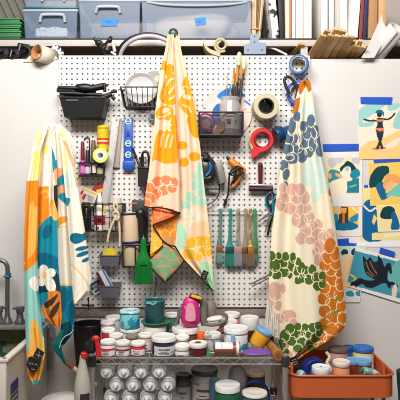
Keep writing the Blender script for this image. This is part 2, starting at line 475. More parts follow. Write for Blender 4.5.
# bundle of dried reeds
o = thing('reed_bundle', 'bundle of pale dried reeds standing beside the wide tub', 'reeds', W(254, 37, .16))
rnd = random.Random(3)
b = MB(); b2 = MB()
for k in range(34):
    a = rnd.uniform(0, 6.28); rr = rnd.uniform(0, 1)**.5
    base = W(255.5+rr*math.cos(a)*4.4, 37, .16+.014*rr*math.sin(a)); base.z = Zf+.003
    top = W(257.5+rr*math.cos(a)*8.5, -16, .19+.05*rr*math.sin(a))
    (b if k % 3 else b2).tube([base, base.lerp(top, .3)+Vector((rnd.uniform(-.004,.004), 0, 0)), top], rnd.uniform(.0022, .0036), 6)
b.build('reed', mat((226, 200, 162), .8, var=.15, vscale=40), o); b2.build('dark_reed', mat((168, 132, 92), .8, var=.15, vscale=40), o)
bb = MB(); bb.torus(W(255.8, 30, .165), (0.1, 0, 1), .024, .0045); bb.build('band', mat((205, 180, 140), .8), o)
# canvases, boards and books standing on edge
CAN = mat((240, 237, 232), .7, var=.03, vscale=20); CAN2 = mat((226, 222, 217), .7, var=.03, vscale=20)
def standing(name, label, cat, x0, x1, m, Y0=.11, ybot=None, lean=0., depth=.3, group='canvases and boards standing on the shelf', ytop=-26, edge=None):
    o = thing(name, label, cat, (W((x0+x1)/2, 0, Y0).x, Y0+depth/2, Zf), group)
    a = W(x0, 0, Y0).x; c = W(x1, 0, Y0).x; zt = W(0, ytop, Y0).z
    b = MB(); b.bar(((a+c)/2, Y0+depth/2, Zf+.0045+abs(lean)*.02), ((a+c)/2+lean, Y0+depth/2, zt), depth, (c-a)-.0008, up=(1, 0, 0), bev=.0015)
    for p in b.v:
        if p.z < Zf+.0006: p.z = Zf+.0006
    b.build('panel', m, o)
    if edge:
        e = MB()
        for f, wd in edge[0]: e.bar(((a+c)/2+f*(c-a), Y0-.0012, Zf+.012), ((a+c)/2+f*(c-a)+lean*.95, Y0-.0012, zt-.01), .0012, wd*(c-a), up=(1, 0, 0))
        e.build('edge_stripe', edge[1], o)
    return o
BLACK = mat((22, 21, 22), .6)
standing('dark_gap_panel', 'black panel standing for the dark gap right of the dried reeds', 'board', 263.5, 268.6, BLACK, Y0=.28, lean=-.01)  # black panel added for the darkness of the gap beside the reeds
standing('spotted_board', 'white board spattered with black, leaning beside the thick black board', 'board', 272.5, 279.6, mat((236, 234, 232), .6, spl=(20, 20, 22), spls=26, splt=.56), lean=-.034)
standing('black_portfolio', 'thick black board right of the spattered white one', 'board', 279.9, 285.2, BLACK, lean=-.018)
standing('cream_canvas', 'cream canvas edge beside the thick black board', 'canvas', 285.4, 289.6, mat((242, 226, 196), .7, var=.05))
standing('orange_board', 'thin orange board squeezed between pale canvases', 'board', 289.8, 291.6, mat((214, 118, 72), .7, var=.15))
standing('thin_canvas', 'thin white canvas right of the orange board', 'canvas', 292, 295.4, CAN)
standing('white_canvas', 'wide white canvas, second after the orange board', 'canvas', 295.8, 303.8, CAN2, edge=([(-.1, .06)], mat((205, 200, 194), .8)))
standing('white_canvas', 'wide white canvas just left of the grey gap', 'canvas', 304.2, 311.8, CAN, edge=([(.44, .05)], mat((214, 196, 160), .8)))
standing('gap_shade_panel', 'pale grey panel standing for the shaded gap between white canvases', 'board', 312.2, 320.8, mat((184, 174, 168), .8), Y0=.43, depth=.12)  # grey panel added for the shade in the gap between canvases
standing('blue_edged_canvas', 'white canvas with a thin blue stripe, behind the wood strips', 'canvas', 321.2, 328.4, CAN, edge=([(.42, .1)], mat((90, 120, 170), .7)))
standing('white_canvas', 'narrow white canvas right of the blue-striped one', 'canvas', 328.9, 334, CAN2)
standing('grey_canvas', 'narrow pale grey canvas behind the long wood strips', 'canvas', 334.4, 339.6, mat((196, 190, 186), .7), Y0=.13)
standing('white_canvas', 'white canvas left of the thick leaning one', 'canvas', 340, 347.4, CAN2)
standing('thick_canvas', 'thickest white canvas, leaning against the red-brown board', 'canvas', 348.6, 357.6, CAN, lean=.026, Y0=.09)
standing('red_book', 'red-brown book edge beside the thick white canvas', 'book', 358.6, 362.2, mat((150, 66, 52), .6, var=.1), lean=.02)
standing('navy_book', 'navy blue book edge beside the brown wooden board', 'book', 362.8, 366.2, mat((32, 46, 98), .6, var=.1), lean=.018)
standing('wooden_board', 'brown wooden board standing at the end of the row', 'board', 368, 377, mat((190, 142, 94), .6, var=.14, vscale=25), Y0=.13, lean=.006)
standing('pine_board', 'short pale pine board at the very end of the row', 'board', 378.2, 385.6, mat((216, 172, 122), .6, var=.1, vscale=25), Y0=.13, lean=.006)
# wood strips resting on the wall top, pointing towards the room
WOOD = [mat((212, 168, 106), .6, var=.16, vscale=22), mat((200, 152, 92), .6, var=.16, vscale=22), mat((222, 182, 124), .6, var=.16, vscale=22)]
def strip(label, group, xa, xb, yb_, k, w=.029, h=.011, Yn=-.13, back=.2, dz=0.):
    p0 = W(xa, 57.6, .03)+Vector((0, 0, .017+dz)); p1 = W(xb, yb_, Yn)
    d = (p1-p0); p2 = p0-d*back/.16*.5
    o = thing('wood_strip', label, 'wood strip', p0, group)
    b = MB(); b.bar(p2, p1, w, h, up=(.25, .3, 1), bev=.0015)
    n = d.normalized(); b.build('strip', WOOD[k % 3], o)
    r = MB(); s_ = n.cross(Vector((.25, .3, 1))).normalized(); up = s_.cross(n)
    for q in (-.33, .33): r.bar(p2+up*(h*.55)+s_*w*q*-1, p1+up*(h*.55)+s_*w*q*-1-n*.004, .006, .006, up=up)
    r.build('moulded_edge', WOOD[(k+1) % 3], o)
for k, (xa, xb, yb_) in enumerate([(311.5, 323.5, 35), (319, 331, 35), (326.5, 338, 35.5), (334, 345, 36), (341, 352, 36.5)]):
    strip('long wood moulding strip in the lower row of the larger bundle', 'wood strips in the larger bundle', xa, xb, yb_, k)
for k, (xa, xb, yb_) in enumerate([(317, 328, 30.5), (325.5, 337, 29), (334, 343.5, 30.5)]):
    strip('wood moulding strip on top of the larger bundle', 'wood strips in the larger bundle', xa, xb, yb_, k+1, dz=.024)
for k, (xa, xb, yb_) in enumerate([(345.5, 351.5, 45.5), (351.5, 357.5, 46), (358, 364, 46.5)]):
    strip('short wood moulding strip in the small bundle beside the white paper roll', 'wood strips in the small bundle', xa, xb, yb_, k, w=.024, Yn=-.07, back=.15)
for k, (xa, xb, yb_) in enumerate([(349, 354, 40.5), (356, 361, 40.5)]):
    strip('wood strip lying on top of the small bundle', 'wood strips in the small bundle', xa, xb, yb_, k+1, w=.02, Yn=-.07, back=.15, dz=.017)
def paper_roll(name, label, p0, p1, R0, R1, m, turns=2.2, cat='paper roll', th=.0016, flare=None):
    """spiral of sheet material along p0->p1"""
    p0 = Vector(p0); p1 = Vector(p1); a = (p1-p0); L = a.length; a.normalize(); u = a.orthogonal().normalized()
    u = (Vector((0, 0, 1))-a*a.z).normalized(); w = a.cross(u)
    n = int(40*turns); vs = []; fs = []
    for j in (0, 1):
        for i in range(n+1):
            th_ = 2*math.pi*turns*i/n; r = R0+(R1-R0)*i/n
            vs.append(p0+a*L*j+(u*math.cos(th_)+w*math.sin(th_))*r)
    for i in range(n): fs.append((i, i+1, n+2+i, n+1+i))
    o = MB().add(vs, fs).build(name, m, None)
    s_ = o.modifiers.new('thickness', 'SOLIDIFY'); s_.thickness = th; s_.offset = 0
    tag(o, label, cat); return o
PAPER = mat((214, 208, 203), .75, var=.03)
paper_roll('paper_roll', 'large white paper roll slanting down behind the wall top', W(366, 67, .10), W(397.5, 28, -.06), .032, .046, PAPER, 2.4)
o = MB(); o.prism([(W(x, y, -.03).x, W(x, y, -.03).z) for x, y in [(361, 58), (368, 46), (376, 28), (381.4, 14.5), (383, 23), (388, 31), (384, 40), (374, 58)]], -.034, -.0325)
tag(o.build('paper_sheet', PAPER), 'white paper sheet with a pointed corner in front of the large roll', 'paper')
kr = thing('kraft_roll', 'brown-lined pale paper roll with its open end facing out, on the wall top', 'paper roll', W(40, 58, -.02))
pr = paper_roll('brown_lining', None, W(53.5, 58, .04), W(36, 52.4, -.055), .030, .038, mat((176, 122, 78), .75, var=.08), 1.5, th=.0016, cat=None)
po = paper_roll('pale_outside', None, W(53, 57.8, .037), W(36.6, 52.6, -.053), .0395, .0405, mat((222, 206, 188), .75, var=.04), 1.0, th=.0012, cat=None)
for q_ in (pr, po):
    q_.parent = kr; q_.location = -kr.location; register(q_, WL[kr.name])
o = MB(); o.pprism([(23, 62), (30, 55.5), (50, 51), (58, 58.5), (50, 61)], -.006, .004)
tag(o.build('kraft_sheet', mat((226, 208, 188), .8, var=.06)), 'pale flap of wrapping paper under the brown kraft roll', 'paper')
# black gadgets in the cubby on the left
def gadget(label, px, py, Y, seed, sc=1., name='black_clamp', cat='clamp'):
    rnd = random.Random(seed); o = thing(name, label, cat, W(px, py, Y))
    c = W(px, py, Y); s_ = S(Y)*sc
    j = MB()
    j.bar(c+Vector((-5*s_, 0, 3*s_)), c+Vector((4*s_, -.01, 1.5*s_)), .016, 3.2*s_, bev=.003)
    j.bar(c+Vector((-4*s_, 0, -3.5*s_)), c+Vector((4*s_, -.01, -1*s_)), .016, 3*s_, bev=.003)
    j.build('jaw', mat((24, 23, 24), .4), o)
    k = MB(); k.rev(c+Vector((3*s_, -.02, 0)), (0, 1, 0), [(0, 1.8*s_), (.004, 2.5*s_), (.03, 2.5*s_), (.034, 1.8*s_)], 18)
    k.tube([c+Vector((-3*s_, -.008, 3*s_)), c+Vector((-4*s_, -.012, -3*s_))], 1.1*s_, 8); k.build('knob', mat((36, 35, 36), .35), o)
    return o
def cord(name, label, pts, r, m, cat='cord', group=None):
    o = MB().tube(pts, r, 8).build(name, m); tag(o, label, cat, group); return o
gadget('black clamp at the far left end of the dark cubby', 4, 53.5, -.0, 1, 1.2)
gadget('black clamp second from the left in the dark cubby', 15.5, 54, .0, 2, 1.1)
gadget('black clamp lying against the kraft roll', 24.5, 49, .06, 5, 1.3)
cord('tangled_wire', 'tangle of black cord between the clamps in the cubby', pcurve([(0,58),(6,50),(11,57),(17,50),(21,58),(27,57),(30,50),(24,46)], .02), .006, mat((26, 25, 26), .5))
o = thing('mesh_bag', 'white bag with black flecks beside the kraft roll', 'bag', W(55.5, 57, .03))
blob('bag_body', None, None, W(56, 51, .05), (.026, .02, .034), mat((238, 238, 238), .6, spl=(30, 34, 38), spls=60, splt=.53), 8, .35, parent=o)
blob('bag_corner', None, None, W(61.5, 54, .05), (.014, .014, .017), mat((215, 220, 224), .6, spl=(30, 34, 38), spls=70, splt=.5), 9, .35, parent=o)
o = thing('spring_clamp', 'black spring clamp hooked over the shelf edge above the black bin', 'clamp', W(104, 50, .04))
b = MB(); b.tube(pcurve([(94, 37.5), (97.5, 43), (103, 47.5), (110, 57)], .03), [.008]*19, 8)
b.tube(pcurve([(111.5, 36.5), (107.5, 42), (103, 47.5), (105, 54), (111.5, 58)], .02), .008, 8); b.ell(W(99, 43, .02), (.02, .016, .016)); b.ell(W(107, 50, .015), (.018, .015, .02)); b.bar(W(97, 39, .02), W(108, 53, .02), .02, .026, bev=.004); b.ell(W(110, 40, .02), (.011, .011, .016)); b.build('jaw', mat((22, 21, 22), .4), o)
b = MB(); b.cyl(W(104, 46.5, .01), W(104, 46.5, .06), .017); b.build('pivot', mat((30, 29, 30), .4), o)
b = MB(); b.cyl(W(107.5, 47, .0), W(107.5, 47, .012), .005); b.build('pin', mat((214, 84, 58), .4), o)
b = MB(); b.cyl(W(113, 43, .01), W(115, 52, .01), .008); b.cyl(W(111, 52, .012), W(116, 55, .012), .006); b.build('tip', mat((206, 204, 200), .4), o)
o = MB(); c_ = W(150, 60.5, .06); o.tube([c_+Vector((.149*math.cos(2*math.pi*k/48), -.07*math.sin(2*math.pi*k/48), .103*math.sin(2*math.pi*k/48))) for k in range(48)], .0105, 10, True); hp = thing('hoop', 'large pale lilac ring with a black rim in the cubby behind the central towel', 'ring', c_)
o.build('lilac_ring', mat((196, 184, 198), .35), hp)
o = MB(); o.tube([c_+Vector((.164*math.cos(2*math.pi*k/48)-.004, .012-.07*math.sin(2*math.pi*k/48), .004+.113*math.sin(2*math.pi*k/48))) for k in range(48)], .008, 10, True); o.build('black_rim', mat((24, 22, 24), .5), hp)
paper_roll('foam_roll', 'curled cream foam sheet sitting on top of the pegboard', W(221, 44.4, .07), W(221, 44.8, -.035), .015, .034, mat((200, 182, 148), .85, var=.05), 1.6, cat='foam sheet', th=.011)
b = MB(); b.tube([tuple(W(x, y, Yq)) for Yq in (.05,) for x, y in curve([(204, 42.5), (207, 48), (212, 51.5), (220, 53)], 6)], .005, 8)
o = MB()
v0 = [(W(x, y, 0).x, W(x, y, 0).z) for x, y in curve([(203.2, 40), (205.5, 46), (210, 50.5), (220, 54)], 6)]; o.prism(v0+[(x, z-.02) for x, z in v0[::-1]], -.03, .07)
tag(o.build('foam_offcut', mat((200, 182, 148), .85, var=.05)), 'upturned end of cream foam left of the curled foam roll', 'foam sheet')
o = thing('metal_bracket', 'pale grey metal plate with screw holes, right of the cream foam roll', 'bracket', W(255, 53, .0))
MB().pprism([(250.2, 34), (259, 34), (259, 42.2), (266, 43.2), (266, 54), (244, 54), (244, 45), (250, 43.4)], .012, .006).build('plate', mat((126, 140, 160), .5, .1), o)
h = MB()
for x, y in ((254.5, 36.5), (254.5, 42), (248, 50), (262, 50)): h.cyl(W(x, y, .0105), W(x, y, .0125), .004)
h.build('screw_hole', mat((70, 76, 84), .6), o)
cord('white_cable', 'white cable lying in the cubby beside the grey bracket', pcurve([(266, 47), (272, 48), (279, 51), (287, 55)], .1), .006, mat((232, 226, 220), .5))
o = MB(); o.bar(W(289, 57, .2), W(302, 43.5, .06), .03, .014, up=(0, .3, 1), bev=.002); tag(o.build('wood_offcut', WOOD[0]), 'short wood offcut leaning against the white shelf divider', 'wood strip')
# dark knob the central towel hangs from
o = thing('coat_knob', 'dark green knob on the shelf edge holding the central towel', 'knob', W(173, 36, .08))
b = MB(); p0 = W(173, 40, .08); p1 = W(173.3, 33, -.125)
b.rev(p0, p1-p0, [(0, .011), ((p1-p0).length-.03, .011), ((p1-p0).length-.02, .02), ((p1-p0).length-.004, .0225), ((p1-p0).length, .019)], 24); b.build('stem', mat((20, 34, 32), .35), o)
b = MB(); d = (p1-p0).normalized(); b.rev(p1, d, [(-.001, .012), (.002, .0115), (.003, .009)], 20); b.build('cap', mat((66, 110, 92), .4), o)

# ---------------------------------------------------------------- things hung on the pegboard
BLK = mat((15, 14, 15), .5, var=.1); BLKW = mat((20, 19, 19), .45); STEEL = mat((170, 168, 164), .35, .8, var=.1); CHROME = mat((196, 194, 190), .22, .95)
def open_bin(parent, x0, x1, y0, y1, m, taper=3, Yb=YP-.001, dep=.10, th=.003, name='bin_body'):
    """open-topped bin: front face px box (x0..x1, y0..y1)"""
    Yf = Yb-dep; a, c = W(x0, 0, Yf).x, W(x1, 0, Yf).x; zt = W(0, y0, Yf).z; zb_ = W(0, y1, Yf).z; k = taper*S(Yf)
    hi = [(a, Yf, zt), (c, Yf, zt), (c, Yb, zt+.01), (a, Yb, zt+.01)]
    lo = [(a+k, Yf+k*.8, zb_), (c-k, Yf+k*.8, zb_), (c-k, Yb, zb_), (a+k, Yb, zb_)]
    def ins(q, up): 
        cx = (a+c)/2; cy = (Yf+Yb)/2
        return [(x+(th if x < cx else -th), y+(th if y < cy else -th), z+up) for x, y, z in q]
    hi2 = ins(hi, 0); lo2 = ins(lo, th)
    b = MB().add(lo+hi+lo2+hi2, [(0,1,5,4),(1,2,6,5),(2,3,7,6),(3,0,4,7),(3,2,1,0),(9,8,12,13),(10,9,13,14),(11,10,14,15),(8,11,15,12),(8,9,10,11),(4,5,13,12),(5,6,14,13),(6,7,15,14),(7,4,12,15)])
    o = b.build(name, m, parent)
    r = MB()
    for i in range(3): r.bar(Vector(hi[i-1]), Vector(hi[i]), .006, .005, bev=.001)
    r.build('rim', m, parent)
    return a, c, Yf, zt, zb_
o = thing('black_bin', 'opaque black bin full of black camera gear, high on the pegboard left', 'bin', W(83, 117, YP))
open_bin(o, 59.5, 105.5, 97.5, 116.5, BLK, 4, dep=.12)
lab = MB(); lab.bar(W(66, 100.2, -.1435), W(78, 100.2, -.1435), .0006, .006, up=(0, 0, 1)); lab.build('raised_mark', mat((92, 90, 90), .4), o)
o = thing('folded_tripod', 'folded black tripod lying across the black bin', 'tripod', W(82, 96, -.09))
for k, (p, q, r_) in enumerate([((57, 90), (96, 92), .011), ((60, 93), (102, 95), .012), ((58, 87.5), (90, 88.5), .009)]):
    Y_ = -.06-.02*k; b = MB(); b.cyl(W(p[0], p[1], Y_), W(p[0]+(q[0]-p[0])*.6, p[1]+(q[1]-p[1])*.6, Y_), r_); b.cyl(W(p[0]+(q[0]-p[0])*.55, p[1]+(q[1]-p[1])*.55, Y_), W(q[0], q[1], Y_), r_*.75)
    b.build('leg', BLKW, o)
b = MB(); b.ell(W(84, 88, -.09), (.05, .02, .022)); b.cyl(W(90, 89, -.09), W(104, 86, -.09), .016); b.build('head', mat((18, 17, 18), .4), o)
b = MB(); b.cyl(W(104.5, 83, -.09), W(105, 92, -.09), .008); b.cyl(W(102, 84, -.09), W(108, 85.5, -.09), .007); b.build('knob', BLKW, o)
b = MB(); b.cyl(W(57.5, 94.5, -.08), W(59.5, 95.5, -.08), .009); b.build('foot', mat((190, 186, 180), .5), o)
o = thing('ball_clamp', 'small black clamp arm sticking out right of the black bin', 'clamp', W(107, 95, -.08))
b = MB(); b.tube(pcurve([(100, 99), (106, 96.5), (112, 94)], -.09), .013, 10); b.build('arm', BLKW, o)
b = MB(); b.cyl(W(111, 92, -.1), W(117, 91, -.1), .008); b.cyl(W(112, 97, -.1), W(115, 99, -.1), .009); b.build('knob', BLK, o)
# wire basket with dish
def wire_basket(o, x0, x1, y0, y1, n, tap=3.5, dep=.09, Yb=YP-.002, r=.0022, m=BLKW, rows=()):
    Yf = Yb-dep
    T = [W(x0, y0, Yf), W(x1, y0, Yf)]; B = [W(x0+tap, y1, Yf), W(x1-tap*.3, y1, Yf)]
    zt = T[0].z; zb_ = B[0].z
    b = MB(); tb_ = [Vector((p.x, Yb, zt)) for p in T]; bb_ = [Vector((p.x, Yb, zb_)) for p in B]
    b.tube([T[0], T[1], tb_[1], tb_[0]], r*1.5, 8, True); b.build('rim_wire', m, o); b = MB(); b.tube([B[0], B[1], bb_[1], bb_[0]], r*1.3, 8, True)
    b.build('base_wire', m, o); b = MB()
    for k in range(n+1):
        f = k/n; p = T[0].lerp(T[1], f); q = B[0].lerp(B[1], f)
        b.tube([tb_[0].lerp(tb_[1], f), bb_[0].lerp(bb_[1], f), q, p], r, 6)
    for f in rows:
        b.tube([tb_[0].lerp(bb_[0], f), T[0].lerp(B[0], f), T[1].lerp(B[1], f), tb_[1].lerp(bb_[1], f)], r, 6)
    for k in (1, 2):
        yy = Yb+(Yf-Yb)*k/3
        b.tube([Vector((B[0].x, yy, zb_)), Vector((B[1].x, yy, zb_))], r, 6)
        for s_ in (0, 1): b.tube([Vector((T[s_].x, yy, zt)), Vector((B[s_].x, yy, zb_))], r, 6)
    b.build('wire_grid', m, o)
o = thing('wire_basket', 'black wire basket holding a white dish, left of the central towel', 'wire basket', W(139, 106, -.05))
wire_basket(o, 120, 158.5, 87, 106.5, 7, 4)
o = thing('dish', 'round white dish standing in the black wire basket', 'dish', W(141, 104.5, -.07))
b = MB(); c = W(141.3, 88.8, -.066); ax = Vector((.05, -1, .17)).normalized(); R_ = 16.3*S(-.066)
b.rev(c, ax, [(-.012, 0), (-.012, R_*.8), (-.004, R_*.9), (.006, R_*.985), (.009, R_), (.011, R_*.985), (.006, R_*.9), (-.002, R_*.84), (-.005, R_*.78), (-.006, 0)], 48)
b.build('bowl', mat((196, 193, 190), .35), o)
o = thing('paper_card', 'folded grey card sticking up behind the white dish', 'card', W(156, 85, -.04))
MB().pprism([(148, 72), (157, 70.5), (161, 76), (161, 90), (152, 92)], -.05, .002).build('card', mat((150, 150, 154), .6), o)
MB().pprism([(154.5, 77), (160, 74.5), (160.5, 81), (155.5, 83)], -.0512, .001).build('printed_panel', mat((196, 200, 170), .6), o)
# wire tray of little bottles
o = thing('bottle_rack', 'small black rack of narrow bottles beside the yellow tub', 'rack', W(91, 177, -.05))
b = MB()
x0, x1, Yf = 79, 104, -.085
for y_, r_ in ((163, .004), (175.5, .004)):
    b.tube([W(x0, y_, YP-.003), W(x0, y_, Yf), W(x1, y_, Yf), W(x1, y_, YP-.003)], r_, 8)
for x in (79, 91.5, 104): b.tube([W(x, 163, Yf), W(x, 175.5, Yf)], .0025, 6)
b.build('rail', BLKW, o)
b = MB(); z_ = W(0, 176.2, Yf).z; b.box(((W(x0, 0, Yf).x+W(x1, 0, Yf).x)/2, (YP+Yf)/2-.002, z_), (W(x1, 0, Yf).x-W(x0, 0, Yf).x+.006, abs(YP-Yf), .005)); b.build('tray_base', BLK, o)
b = MB(); b.tube(pcurve([(84, 140), (86, 137.5), (89, 138), (89.5, 141)], -.03), .003, 6); b.tube([W(89.5, 141, -.03), W(89.5, 163, -.03)], .003, 6); b.build('hanger', BLKW, o)
ztray = z_+.0028
def small_bottle(label, px, Y, ytop, ycap, w, body, cap, lab=None, zb=ztray, name='small_bottle', group='little bottles in the black rack', cat='bottle', capf=.8):
    s_ = S(Y); c = W(px, 0, Y); o = thing(name, label, cat, (c.x, Y, zb), group); R_ = w/2*s_; zt = W(0, ytop, Y).z; zc = W(0, ycap, Y).z; h = zc-zb
    MB().rev((c.x, Y, zb), (0,0,1), [(0, R_*.85), (.003, R_), (h-R_*.6, R_), (h-R_*.15, R_*.7), (h, R_*.55)], 20).build('body', body, o)
    H = zt-zc; MB().rev((c.x, Y, zc), (0,0,1), [(0, R_*capf), (H*.92, R_*capf*.92), (H, R_*capf*.75)], 18).build('cap', cap, o)
    if lab:
        b = MB(); band(b, (c.x, Y, zb), R_+.0006, h*.18, h*.7, 140); b.build('label', lab, o)
    return o
def band(b, base, r, z0, z1, deg, az=0., th=.0004, n=14):
    """curved label facing the room"""
    vs = []; fs = []
    for i in range(n+1):
        a = math.radians(-90+az-deg/2+deg*i/n)
        for rr in (r, r-th):
            for z in (z0, z1): vs.append((base[0]+rr*math.cos(a), base[1]+rr*math.sin(a), base[2]+z))
    for i in range(n):
        k = i*4; fs += [(k, k+4, k+5, k+1), (k+3, k+7, k+6, k+2), (k, k+2, k+6, k+4), (k+1, k+5, k+7, k+3)]
    fs += [(0, 1, 3, 2), (n*4, n*4+2, n*4+3, n*4+1)]
    return b.add(vs, fs)
small_bottle('narrow bottle of magenta with a dark red top, at the rack left end', 82.6, -.062, 142, 160, 5.2, mat((190, 50, 140), .35), mat((110, 24, 40), .4), mat((214, 120, 190), .5))
small_bottle('grey little bottle with a tall black cap, second in the rack', 87.6, -.06, 150, 163, 5, mat((92, 84, 88), .35), mat((40, 36, 38), .4), mat((206, 190, 200), .5))
small_bottle('bottle with a tall dull gold cap in the rack of bottles', 93.4, -.06, 140, 160, 6, mat((52, 44, 40), .35), mat((120, 96, 52), .4, .3), mat((224, 222, 214), .5))
small_bottle('short brown bottle at the right end of the black rack', 100.2, -.06, 158, 165, 6.4, mat((92, 76, 56), .35), mat((74, 66, 58), .4), mat((176, 160, 128), .5))
o = thing('yellow_tub', 'yellow tub with a red band, beside the steel ruler', 'tub', W(103, 150, -.05))
c = W(103.2, 0, -.055); zb_ = W(0, 150.5, -.055).z; zt = W(0, 126, -.055).z; R_ = 6.1*S(-.055)
MB().rev((c.x, -.055, zb_), (0,0,1), [(0, R_*.85), (.004, R_*.92), (zt-zb_-.02, R_*.98), (zt-zb_-.018, R_*1.02), (zt-zb_-.002, R_*1.02), (zt-zb_, R_*.95)], 28).build('body', mat((244, 214, 40), .4), o)
b = MB(); band(b, (c.x, -.055, zb_), R_*.99+.001, .03, .058, 170); b.build('label', mat((206, 60, 40), .5), o)
b = MB(); band(b, (c.x, -.055, zb_), R_*.99+.0016, .04, .047, 110); b.build('lettering', mat((246, 220, 120), .5), o)
b = MB(); band(b, (c.x, -.055, zb_), R_*1.02+.0012, zt-zb_-.016, zt-zb_-.008, 120); b.build('top_mark', mat((196, 150, 30), .5), o)
b = MB(); b.cyl(W(103, 150.9, YP), W(103, 150.9, -.085), .0028, n=8); b.build('peg', STEEL, o)
o = thing('tape_roll', 'pale green and white tape roll hanging under the yellow tub', 'tape roll', W(101, 156, -.04))
c = W(100.6, 155.6, -.1); b = MB(); b.ring(c, (.1, -1, .08), 7.6*S(-.1), 4.8*S(-.1), .022); b.build('tape', mat((196, 214, 96), .5), o)
b = MB(); b.ring(c, (.1, -1, .08), 4.75*S(-.1), 2.8*S(-.1), .024); b.build('core', mat((232, 232, 222), .6), o)
b = MB(); b.cyl(W(100.6, 153.4, YP), W(100.6, 153.6, -.116), .003, n=8); b.build('peg', STEEL, o)
# ruler and paint stick
o = thing('steel_ruler', 'long pale steel ruler hanging at a slant', 'ruler', W(117, 119, -.04))
p0, p1 = W(116.2, 117, -.05), W(104.4, 205, -.062)
MB().bar(p0, p1, 7.2*S(-.05), .0014, up=(0, -1, .02)).build('blade', mat((214, 210, 206), .34, .45, bump=.1, bscale=60), o)
tk = MB(); d = (p1-p0).normalized(); side = Vector((0, -1, 0)).cross(d).normalized()
for k in range(44):
    q = p0+d*(.012+k*(p1-p0).length/46)+Vector((0, -.0016, 0)); ln = .009 if k % 4 == 0 else .005
    tk.bar(q+side*.0165, q+side*(.0165-ln), .0009, .0006, up=(0, -1, 0))
tk.build('graduation', mat((120, 116, 112), .5), o)
b = MB(); b.cyl(W(116.4, 119.5, YP), W(116.4, 119.5, -.062), .0028, n=8); b.torus(W(116.3, 116, -.05), (0, 1, 0), .007, .0016); b.build('peg', STEEL, o)
o = thing('paint_stick', 'flat grey-brown stirring stick beside the steel ruler', 'stick', W(118.5, 120, -.03))
MB().bar(W(119.5, 118, -.036), W(116.3, 167.5, -.038), 5.6*S(-.037), .005, up=(0, -1, 0), bev=.001).build('stick', mat((170, 154, 146), .7, var=.1, vscale=14), o)
b = MB(); b.cyl(W(119.4, 119.5, YP), W(119.4, 119.5, -.046), .0026, n=8); b.build('peg', STEEL, o)
# spirit level
o = thing('spirit_level', 'blue spirit level hanging upright with three round vials', 'level', W(128.5, 118, -.035))
LB = mat((28, 92, 186), .4); Yl = -.042
b = MB(); c0 = W(128.3, 143, Yl); s_ = S(Yl); b.box(c0, (6.6*s_, .012, 50*s_), bev=.002)
for q in (-1, 1): b.box(c0+Vector((q*3.7*s_, 0, 0)), (1.3*s_, .026, 51*s_), bev=.002)
b.build('body', LB, o)
b = MB(); b.box(W(128.6, 165.4, Yl), (11.6*s_, .028, 8.6*s_), bev=.004); b.build('end_cap', mat((24, 80, 176), .4), o)
for y_ in (121.5, 143.5, 154.8):
    v = MB(); v.torus(W(128.2, y_, Yl-.0075), (0, 1, 0), 2.7*s_, .0032, 24, 8); vo = v.build('vial_ring', mat((214, 220, 228), .4), o)
    v = MB(); v.cyl(W(126.2, y_, Yl-.0085), W(130.2, y_, Yl-.0085), .0042); v.build('vial', mat((176, 206, 190), .2), vo)
b = MB(); b.box(W(128.2, 133, Yl-.0065), (3.2*s_, .002, 8*s_), bev=.0005); b.build('slot', mat((16, 62, 140), .5), o)
b = MB(); b.cyl(W(128.3, 119.2, YP), W(128.3, 119.2, -.062), .0028, n=8); b.build('peg', STEEL, o)
# packets
o = thing('seed_packet', 'red and yellow packet tucked behind the slanted white box', 'packet', W(98, 200, -.04))
MB().pprism([(91, 190), (94, 186), (104.5, 182.5), (103.5, 193.5), (101.5, 203), (95, 203)], -.046, .008).build('packet', mat((158, 40, 36), .5, spl=(206, 150, 60), spls=24, splt=.6), o)
MB().pprism([(96, 190), (104, 188), (103.4, 192), (97, 193.5)], -.0475, .001).build('yellow_stripe', mat((214, 176, 60), .5), o)
o = thing('tilted_box', 'white box printed red and yellow, tilted above the black-red bottles', 'box', W(87, 205, -.07))
MB().pprism([(78.5, 188.5), (81.5, 186), (98, 193.5), (93, 206), (80, 204)], -.082, .03).build('box', mat((232, 226, 220), .5), o)
MB().pprism([(81.2, 187), (83.3, 187.4), (98, 194.2), (97.3, 196), (81.5, 188.9)], -.0828, .0009).build('yellow_stripe', mat((238, 200, 60), .5), o)
b = MB()
for p in ([(80, 193), (82.2, 190), (84, 191), (81.6, 195.5)], [(81.5, 198), (84.5, 193.5), (86.8, 195), (83.6, 200)]): b.pprism(p, -.0828, .0009)
b.build('red_mark', mat((204, 52, 44), .5), o)
b = MB()
for k in range(5): b.bar(W(87+k*.2, 194.5+k*1.3, -.0826), W(94-k*.3, 197.6+k*1.3, -.0826), .0008, .002, up=(0, 0, 1))
b.build('lettering', mat((110, 100, 100), .6), o)
# black wire basket holding jars and glue
o = thing('wire_basket', 'black wire basket of glue and jars beside the left towel', 'wire basket', W(102, 231, -.06))
wire_basket(o, 82, 122.5, 204, 231, 6, 2, dep=.105, rows=(.5,))
zbk = W(0, 230.5, -.06).z
small_bottle('dark jar with a dull metal lid at the left of the wire basket', 86.3, -.078, 202, 206, 10, mat((28, 24, 24), .25), mat((122, 112, 100), .4, .6), zb=zbk, name='dark_jar', cat='jar', capf=.95, group='jars and bottles in the wire basket')
o = small_bottle('red-labelled glue bottle with a white nozzle in the wire basket', 99.6, -.085, 207, 211, 11, mat((232, 226, 222), .35), mat((240, 238, 236), .4), zb=zbk, name='glue_bottle', group='jars and bottles in the wire basket', capf=.62)
c = W(99.6, 0, -.085); b = MB(); zc = W(0, 207, -.085).z
b.rev((c.x, -.085, zc-.001), (0,0,1), [(0, .016), (.022, .011), (.026, .014), (.05, .0095), (.066, .007), (.068, .005)], 18); b.build('nozzle', mat((240, 238, 236), .4), o)
